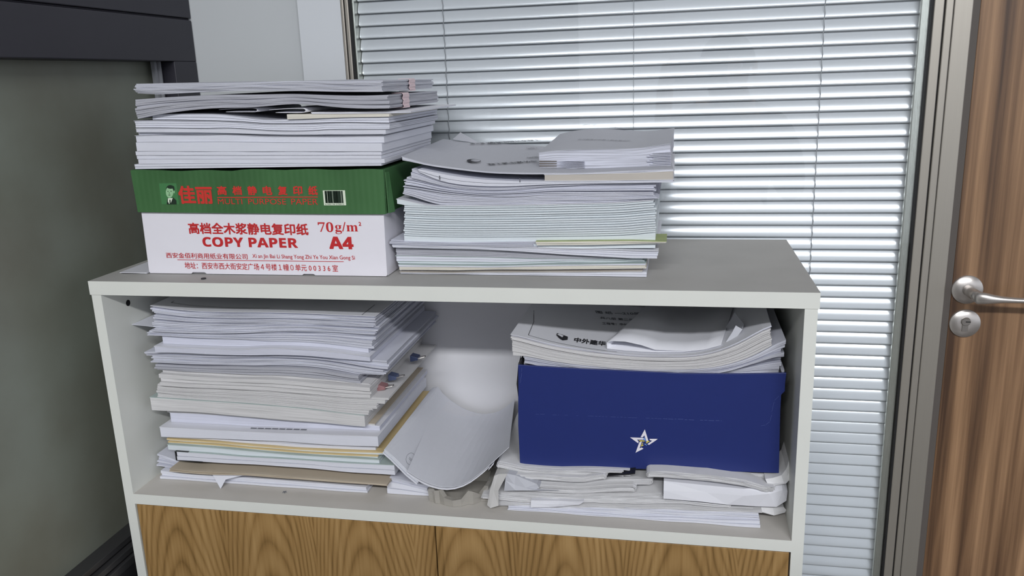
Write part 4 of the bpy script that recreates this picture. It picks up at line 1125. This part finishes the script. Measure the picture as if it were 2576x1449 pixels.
# papers in the blue box
E_.sup[:] = -0.2285
doc(E_, 'paper_bundle', 'white papers standing inside the blue box, hidden below its rim', 'document bundle', [(310,470),(900,500),(1300,505),(1780,490)], 0.055, 0.185, n=10, mat=P1, jit=0.001)
doc(E_, 'paper_bundle', 'ragged lower bundle at the right showing just above the blue box rim', 'document bundle', [(296,400),(400,430),(700,468),(1000,480),(1300,480),(1500,462),(1700,400),(1856,345)], 0.060, 0.19, n=5, mat=P1, jit=0.004, fill=0.8, tmin=0.001)
doc(E_, 'paper_bundle', 'white bundle with turned up left edge, lowest curved one over the blue box', 'document bundle', [(290,365),(400,392),(600,422),(900,450),(1200,456),(1450,440),(1650,385),(1800,300),(1862,250)], 0.052, 0.20, n=4, mat=P1, jit=0.003, fill=0.85)
nm_ = ['lowest', 'second', 'third', 'fourth', 'fifth', 'topmost']
U0 = [(215,312),(320,352),(450,384),(700,420),(1000,440),(1300,442),(1500,418),(1680,345),(1790,270)]
U1 = [(206,238),(320,270),(450,302),(700,345),(1000,376),(1300,376),(1480,345),(1620,280),(1740,200),(1785,172)]
xg = np.linspace(0, 1, 14)
def rs(L_):
    a_ = np.array(L_, float); X = a_[0, 0] + (a_[-1, 0]-a_[0, 0])*xg; return X, np.interp(X, a_[:, 0], a_[:, 1])
Xa, Ya = rs(U0); Xb, Yb = rs(U1)
for k in range(6):
    t = k/5
    pts = [(Xa[i]*(1-t)+Xb[i]*t, Ya[i]*(1-t)+Yb[i]*t) for i in range(14)]
    last = doc(E_, 'bound_report', 'curved white report, %s of six sagging over the blue box' % nm_[k], 'report', pts, 0.047+0.0015*(k % 2), 0.21, n=2, mat=P3 if k < 5 else P0, jit=0.0012, tmin=0.0012, gap=0.0004,
        cover=(M_COVERW if k == 5 else None), group='six curved reports sagging over the blue box', shear=0.02)
TOPD = last
line_on(TOPD, E_, [(345,100),(345,170),(312,250),(450,288),(620,322),(850,352)], 0.0007)
mb = MB()
TOPD['dep'] = 0.21
cover_text(TOPD, mb, '中外建华诚', (588,292), (830,322), 0.017, E_, spread=0.03, eps=0.0007)
mb.build('printed_name', M_INK, TOPD['o'], fix=False)
for tx, a_, b_, h_ in (('图 纸 —210册', (725,118), (1000,128), 0.012), ('共八册 第二册', (750,152), (955,165), 0.010), ('工程号：中华', (762,186), (918,195), 0.010)):
    mb = MB(); cover_text(TOPD, mb, tx, a_, b_, h_, E_, spread=0.01, eps=0.0007); mb.build('printed_line', M_GREYINK, TOPD['o'], fix=False)
mb = MB()
def sp_(X, Y): p = surf(TOPD, *E_.px((X, Y))); return (p.x, p.y, p.z+0.0008)
mb.poly([sp_(482,252), sp_(486,240), sp_(520,250), sp_(552,262), sp_(550,280), sp_(520,284), sp_(500,272)])
lg = mb.build('printed_logo', M_INK, TOPD['o'], fix=False)
mb = MB(); 
def sp2(X, Y): p = sp_(X, Y); return (p[0], p[1], p[2]+0.0005)
mb.poly([sp2(486,250), sp2(500,247), sp2(526,258), sp2(518,268)]); mb.build('logo_inset', M_COVERW, lg, fix=False)

# folded sheet lying on top of the curved reports
mb = MB()
FP = [(788,298),(800,285),(860,283),(950,296),(1100,318),(1240,345),(1380,350),(1480,345)]
rowsF = []
bottom = [(1480,352),(1380,388),(1240,385),(1100,358),(1000,352),(900,332),(820,318),(790,306)]
upper = [(788,298),(815,286),(900,284),(1000,312),(1080,340),(1250,348),(1380,342),(1470,340)]
pth = bottom + upper
def fs(p, s):
    # s 0 front, 1 back; the stack follows the report curvature and rises to the back
    X, Y = p; w0 = U(*E_.px((X, Y)), 'y', 0.060)
    zt_ = float(np.interp(w0.x, TOPD['xs'], TOPD['zt']))
    h_ = max(0.0006, (w0.z - zt_)) if p in upper else 0.0006
    h_ = min(h_, 0.012)
    x = w0.x + 0.03*s + (0.012*s if p in upper[:3] or p in bottom[-3:] else 0)
    return (x, 0.060 + 0.18*s, float(np.interp(x, TOPD['xs'], TOPD['zt'])) + h_ + 0.0006)
for s in (0, 0.2, 0.5, 1.0): rowsF.append([fs(p, s) for p in pth])
mb.grid(rowsF)
tag(mb.build('folded_sheet', M_COVERW, None, smooth=True, solid=0.0005), 'large grey white folded sheet lying on the reports over the blue box', 'paper')
mb = MB()
tp_ = [(1570,185),(1540,225),(1500,300),(1450,345),(1420,375),(1380,388),(1490,345),(1530,280),(1575,215)]
rw = []
for k, (X, Y) in enumerate([(1400,380),(1450,352),(1495,318),(1525,270),(1550,232),(1572,190)]):
    p = U(*E_.px((X, Y)), 'y', 0.058+0.004*k); g = 0.0015*(k % 2)
    rw.append([tuple(p), (p.x+0.006+g, p.y-0.002, p.z-0.004), (p.x+0.010, p.y+0.01, p.z-0.001), (p.x+0.002, p.y+0.05, p.z+0.002)])
mb.grid(rw)
tag(mb.build('loose_sheet', M_COVER, None, solid=0.0004), 'crumpled torn sheet edge at the right of the folded sheet over the blue box', 'paper')

# ------------------------------------------------------------------ newspapers under the blue box
N6 = Stack(1220, 1140, 3.22, ZS + 0.0003, 'folded newspapers under the blue box', '')
for k, (yt_, lb) in enumerate((((475, 515, 545, 560), 'lowest'), ((462, 490, 520, 540), 'second'), ((448, 470, 492, 512), 'third'), ((442, 452, 470, 490), 'topmost'))):
    doc(N6, 'paper_ream', 'white printer paper layer under the newspapers, %s of four on the shelf' % lb, 'paper', [(190+4*k, yt_[0]-8), (700, yt_[1]-14), (1300, yt_[2]-26), (1800, yt_[3]-24), (2225-6*k, yt_[3]-10)], 0.026+0.001*k, 0.20, n=2, mat=P5, jit=0.0012, tmin=0.0022, wob=0.0008,
        group='white printer paper layers under the newspapers')

def newspaper(S, label, x_free, x_fold, ypx, th_px, yf, depth=0.22, layers=4, wave=None, rise=0.0, seed=0, mat=None):
    """folded newspaper: leaves wrap round a rolled fold at pixel x_fold, loose at x_free; ypx gives its top line"""
    rnd = random.Random(seed)
    P_ = [U(*S.px(p), 'y', yf) for p in ypx]
    px = np.array([p.x for p in P_]); pz = np.array([p.z for p in P_]); o_ = np.argsort(px); px, pz = px[o_], pz[o_]
    xf = U(*S.px((x_free, ypx[0][1])), 'y', yf).x; xo = U(*S.px((x_fold, ypx[-1][1])), 'y', yf).x
    sg = 1 if xo > xf else -1
    th = th_px/S.c[2]/2000*1.02
    mb = MB()
    root = empty('folded_newspaper', ((xf+xo)/2, yf+depth/2, float(pz.min())-th), label, 'newspaper', 'folded newspapers under the blue box')
    n = 22
    layers = layers + 4
    for j in range(layers):
        r = th/2*(1 - j/(layers+0.4)); cxo = xo - sg*th/2
        jf = rnd.uniform(-0.010, 0.004); jy = rnd.uniform(-0.003, 0.003); jf2 = rnd.uniform(-0.012, 0.004)
        path = []
        xs = np.linspace(xf + sg*jf, cxo, n)
        for x in xs:
            e_ = max(0, 1-abs(x-xf)/0.05)
            zc = float(np.interp(x, px, pz)) - th/2 + 0.0006*math.sin(x*60+seed)
            path.append((x, zc - r*(1-0.25*e_*rnd.random())))
        for a in np.linspace(-math.pi/2, math.pi/2, 9)[1:-1]:
            zc = float(np.interp(cxo, px, pz)) - th/2
            path.append((cxo + sg*math.cos(a)*r*1.15, zc + math.sin(a)*r))
        for x in np.linspace(cxo, xf + sg*jf2, n):
            zc = float(np.interp(x, px, pz)) - th/2 + 0.0006*math.sin(x*60+seed)
            path.append((x, zc + r))
        rows = []
        for s in (0, 0.3, 0.65, 1.0):
            rows.append([(a + 0.002*math.sin(s*3+seed), yf + jy + depth*s + 0.0008*math.sin(a*80+j), b_ + rise*s) for a, b_ in path])
        mb.grid(rows)
    o = mb.build('newspaper_leaves', mat or M_NEWS, root, smooth=False, solid=0.00030)
    S.sup = np.maximum(S.sup, np.where((S.gx > min(xf, xo)) & (S.gx < max(xf, xo)), np.interp(S.gx, px, pz), -9))
    return root
NP = [
 ('flattened newspaper with torn leaves just above the white printer paper', 2165, 60, [(60,385),(400,398),(900,408),(1300,412),(1800,430),(2165,452)], 30, 0.030, 3),
 ('grey newspaper with torn front corners, second above the white printer paper', 30, 1980, [(60,352),(300,372),(700,376),(1200,380),(1600,386),(1960,412)], 24, 0.028, 4),
 ('newspaper in the middle of the stack with many thin leaf edges', 110, 1700, [(110,330),(300,340),(700,344),(1200,348),(1700,362)], 28, 0.032, 5),
 ('newspaper with leaf edges below the one with the small rolled fold', 120, 1450, [(130,308),(400,316),(800,318),(1150,322),(1450,318)], 24, 0.032, 4),
 ('folded newspaper with small rolled fold right of centre of the stack', 235, 1235, [(235,258),(450,270),(800,276),(1100,262),(1200,262)], 44, 0.028, 4),
 ('folded newspaper with a rounded fold pointing right above the small rolled one', 230, 1360, [(230,232),(500,228),(900,232),(1150,220),(1330,214)], 42, 0.038, 4),
 ('upper left newspaper ending in a narrow curled fold near the centre', 200, 972, [(200,168),(500,172),(800,186),(960,168)], 40, 0.030, 4),
 ('top newspaper with a large open rolled fold at the left', 1100, 85, [(85,72),(180,90),(280,112),(600,132),(1100,140)], 44, 0.036, 4),
 ('right hand newspaper with thick rolled fold beside the centre of the stack', 2270, 1305, [(1310,148),(1450,150),(1800,168),(2100,220),(2270,268)], 46, 0.028, 5),
 ('grey illustrated newspaper directly below the right end of the blue box', 2340, 1400, [(1400,128),(1800,148),(2200,168),(2440,170)], 34, 0.050, 5),
]
for i, (lb, xa, xb, pts, th_, yf_, ly) in enumerate(NP):
    newspaper(N6, lb, xa, xb, pts, th_, yf_, layers=ly, seed=i+1, depth=0.20)
# rumpled newspaper leaf standing up at the right side, and the grey crumpled one below
for lb, rowsP, mat in (
  ('crumpled newspaper leaves bent upwards at the right end of the blue box', [[(2270,210),(2330,202),(2400,180),(2440,130),(2470,40)], [(2290,250),(2350,246),(2420,238),(2450,190),(2478,110)], [(2290,275),(2350,262),(2440,246),(2462,220),(2478,140)]], M_NEWS),
  ('large crumpled grey white paper slumping towards the right cabinet side', [[(1448,225),(1800,262),(2100,290),(2300,270),(2400,230),(2440,250)], [(1446,300),(1800,320),(2100,345),(2300,330),(2410,300),(2450,310)], [(1446,368),(1750,392),(1960,416),(2200,430),(2360,435),(2440,385)]], M_COVERW),
  ('small torn crumpled paper at the lower right corner of the newspaper stack', [[(2110,440),(2250,438),(2330,440),(2420,438)], [(2160,470),(2260,478),(2340,480),(2440,460)], [(2180,484),(2250,480),(2340,505),(2430,480)]], M_NEWS),
  ('grey sheet edge hanging down over the left front of the newspaper stack', [[(75,185),(110,170),(180,168)], [(40,300),(70,300),(110,300)], [(18,420),(45,445),(110,425)]], M_NEWSG),
  ('torn white paper strip hanging in front near the bottom of the newspapers', [[(372,384),(600,386),(800,392)], [(372,410),(600,412),(780,408)], [(372,440),(560,436),(760,418)]], M_COVERW),
  ('pale lilac sheet folded over the left front of the newspapers', [[(170,165),(250,180),(420,250),(440,282)], [(165,220),(240,255),(330,280),(420,290)], [(155,305),(250,303),(400,302),(600,300)]], M_COVER)):
    mb = MB(); R_ = []
    for k, row in enumerate(rowsP):
        yy = 0.024 - 0.002*k + (0.012 if row[0][0] > 2000 else 0) + (0.004 if row[0][0] == 1448 else 0)
        R_.append([tuple(U(*N6.px(p), 'y', yy + 0.0015*math.sin(i*1.9+k) + (0.03*(i/len(row))**2 if row[0][0] > 1400 else 0))) for i, p in enumerate(row)])
    top = [(p[0], p[1]+0.05, p[2]+0.0015) for p in R_[0]]
    R_.insert(0, top)
    mb.grid(R_)
    o = mb.build('crumpled_paper', mat, None, smooth=False, solid=0.0005)
    tag(o, lb, 'paper')
mb = MB()
a_ = U(*N6.px((990,196)), 'y', 0.026); b_ = U(*N6.px((1215,178)), 'y', 0.026)
mb.prism([(a_.x, 0.03, a_.z-0.0006), (b_.x, 0.03, b_.z-0.0006), (b_.x, 0.03, b_.z+0.0008), (a_.x, 0.03, a_.z)], (0, 0.05, 0))
tag(mb.build('black_strip', M_BLACKC, None), 'thin black strip between the newspaper leaves near the centre', 'strip')

# papers flat on the cabinet top, left corner behind the box
T_ = Stack(280, 180, 2.787, 0.0003, 'loose', '')
mb = MB()
for k, dx in enumerate((0, 0.004)):
    z_ = 0.0008 + 0.0010*k
    pts = [(0.0145+dx, 0.043-dx*1.2, z_), (0.0562, 0.0400, z_), (0.0562, 0.20, z_), (0.010+dx, 0.20, z_)]
    mb.prism(pts, (0, 0, 0.0006))
tag(mb.build('loose_papers', M_COVERW, None), 'few flat sheets at the left corner of the cabinet top beside the carton', 'papers')
p = U(512, 701, 'z', 0.0005)
mb = MB(); mb.grid(lathe((p.x, p.y, 0.0002), (0, 0, 1), [(0.0032, 0), (0.003, 0.0012), (0.0001, 0.0012)], 14), closed=True)
tag(mb.build('debris_crumb', M_INK, None), 'small black crumb on the front of the cabinet top below the carton', 'crumb')
p = U(716, 1238, 'z', ZS+0.0005)
mb = MB()
for k in range(5):
    a = k*1.3; mb.tube([(p.x, p.y, ZS+0.0012), (p.x+0.003*math.cos(a), p.y+0.003*math.sin(a), ZS+0.0006)], 0.0005, 5)
tag(mb.build('debris_crumb', M_GREYINK, None), 'tiny dark speck of dirt on the shelf in front of the left pile', 'crumb')
for o in bpy.data.objects:
    if 'label' in o and len(o['label'].replace(',', '').split()) > 16: print('LONG', len(o['label'].split()), o['label'])

# ------------------------------------------------------------------ the photographer, seen only as a dark reflection in the glass
PX, PY = 0.885, -1.30
joints = {
 'pelvis': ((PX, -1.42, -0.34), 0.135), 'waist': ((PX, -1.40, -0.20), 0.125), 'chest': ((PX, -1.37, -0.03), 0.150), 'collar': ((PX, -1.345, 0.075), 0.085),
 'neck': ((PX, -1.315, 0.125), 0.052), 'jaw': ((PX, -1.285, 0.165), 0.062), 'head': ((PX, -1.275, 0.235), 0.083), 'crown': ((PX, -1.285, 0.295), 0.064)}
order = ['pelvis', 'waist', 'chest', 'collar', 'neck', 'jaw', 'head', 'crown']
V_, E_l, R__ = [], [], []
def jv(p, r): V_.append(p); R__.append(r); return len(V_)-1
prev = None; idx_ = {}
for k in order:
    idx_[k] = jv(*joints[k])
    if prev is not None: E_l.append((prev, idx_[k]))
    prev = idx_[k]
def chain(start, pts):
    a = start
    for p, r in pts:
        b = jv(p, r); E_l.append((a, b)); a = b
    return a
wl = chain(idx_['collar'], [((PX-0.17, -1.355, 0.045), 0.062), ((PX-0.215, -1.27, -0.09), 0.047), ((PX-0.21, -1.16, -0.155), 0.042), ((PX-0.20, -1.03, 0.02), 0.033), ((PX-0.195, -0.955, 0.135), 0.026), ((PX-0.192, -0.928, 0.185), 0.030)])
wr = chain(idx_['collar'], [((PX+0.17, -1.355, 0.045), 0.062), ((PX+0.215, -1.27, -0.09), 0.047), ((PX+0.20, -1.16, -0.155), 0.042), ((PX+0.09, -1.02, 0.03), 0.033), ((PX+0.025, -0.945, 0.145), 0.026), ((PX+0.005, -0.925, 0.190), 0.030)])
for sx in (-1, 1):
    chain(idx_['pelvis'], [((PX+sx*0.09, -1.42, -0.42), 0.088), ((PX+sx*0.10, -1.38, -0.70), 0.060), ((PX+sx*0.10, -1.43, -1.00), 0.038), ((PX+sx*0.105, -1.41, -1.035), 0.040), ((PX+sx*0.115, -1.27, -1.052), 0.028)])
# fingers wrap the phone: four behind it and one thumb in front, on each side
for w_, hx, sgn in ((wl, PX-0.192, 1), (wr, PX+0.005, -1)):
    for f in range(4):
        z0 = 0.205 + f*0.017; l_ = (0.036, 0.042, 0.040, 0.032)[f]
        chain(w_, [((hx, -0.916, z0), 0.0095), ((hx + sgn*l_*0.5, -0.897 if sgn < 0 else -0.906, z0+0.004), 0.0085), ((hx + sgn*l_*0.8, -0.905, z0+0.005), 0.0078)][:3])
    chain(w_, [((hx+sgn*0.012, -0.935, 0.200), 0.011), ((hx+sgn*0.026, -0.932, 0.215), 0.0095), ((hx+sgn*0.036, -0.928, 0.228), 0.0085)])
me = bpy.data.meshes.new('body'); me.from_pydata(V_, E_l, [])
person = empty('person', (PX, -1.40, Z_FLOOR), 'person in dark clothes holding up a phone with both hands, facing the cabinet', 'person')
off = parent_world(person)
for v in me.vertices: v.co = v.co - off
ob = bpy.data.objects.new('body', me); COL.objects.link(ob); ob.parent = person
md = ob.modifiers.new('skin', 'SKIN'); md.use_smooth_shade = True
sk = me.skin_vertices[0].data if me.skin_vertices else None
if sk is None:
    import bmesh
    bm = bmesh.new(); bm.from_mesh(me); lay = bm.verts.layers.skin.verify(); bm.to_mesh(me); bm.free(); sk = me.skin_vertices[0].data
for i, r in enumerate(R__):
    fl_ = 1.0
    sk[i].radius = (r*(1.25 if i in (0, 1, 2) else 1.0), r*(0.80 if i in (0, 1, 2) else 1.0)); sk[i].use_root = (i == 0)
sb = ob.modifiers.new('sub', 'SUBSURF'); sb.levels = 1; sb.render_levels = 1
bpy.context.view_layer.update()
dg = bpy.context.evaluated_depsgraph_get()
me2 = bpy.data.meshes.new_from_object(ob.evaluated_get(dg)); ob.modifiers.clear(); ob.data = me2; me2.name = 'body'
me2.materials.clear()
M_SKIN = plain('skin', srgb(200, 156, 130), 0.55); M_JACKET = plain('dark_jacket', srgb(38, 40, 48), 0.85); M_TROUSER = plain('dark_trousers', srgb(30, 32, 40), 0.85)
for m in (M_SKIN, M_JACKET, M_TROUSER): me2.materials.append(m)
for p in me2.polygons:
    c = p.center + off
    hand = c.y > -0.965
    p.material_index = 0 if (c.z > 0.125 and c.y < -1.15) or hand else (2 if c.z < -0.36 else 1)
    p.use_smooth = True
mb = MB()
rows = []
for i in range(9):
    th_ = i/8*1.75
    rows.append([(PX + 0.088*math.sin(th_)*math.cos(a), -1.290 + 0.100*math.sin(th_)*math.sin(a), 0.255 + 0.095*math.cos(th_)*(1 if math.sin(a) < 0.3 else 0.9)) for a in [2*math.pi*k/20 for k in range(20)]])
mb.grid(rows, closed=True); mb.build('hair', plain('black_hair', srgb(24, 22, 22), 0.6), person, smooth=True)
mb = MB(); mb.grid(lathe((PX, -1.205, 0.225), (0, 1, -0.35), [(0.017, -0.012), (0.013, 0.004), (0.008, 0.016), (0.0005, 0.020)], 12), closed=True); mb.build('nose', M_SKIN, person, smooth=True)
for sx in (-1, 1):
    mb = MB(); mb.grid(lathe((PX+sx*0.031, -1.203, 0.245), (0, 1, 0), [(0.0125, -0.004), (0.010, 0.003), (0.0005, 0.006)], 12), closed=True); mb.build('eye', M_LOGOW, person, smooth=True)
    mb = MB(); mb.grid(lathe((PX+sx*0.083, -1.285, 0.235), (sx, 0, 0), [(0.024, -0.004), (0.026, 0.005), (0.016, 0.010), (0.0005, 0.008)], 12), closed=True); mb.build('ear', M_SKIN, person, smooth=True)
mb = MB(); mb.tube([(PX-0.022, -1.203, 0.190), (PX, -1.197, 0.187), (PX+0.022, -1.203, 0.190)], [0.003, 0.005, 0.003], 8); mb.build('mouth', plain('lips', srgb(160, 96, 88), 0.5), person, smooth=True)
# the phone in their hands, just behind the viewpoint
ph = empty('mobile_phone', tuple(CAM_C), 'dark mobile phone held level in the hands of the standing person', 'phone')
mb = MB(); mb.box(-0.024, 0.136, -0.040, 0.035, 0.004, 0.012)
pv = [CAM_R @ Vector(v) + CAM_C for v in mb.v]; mb.v = [tuple(v) for v in pv]
mb.build('phone_body', M_BLACKC, ph, bevel=0.002)
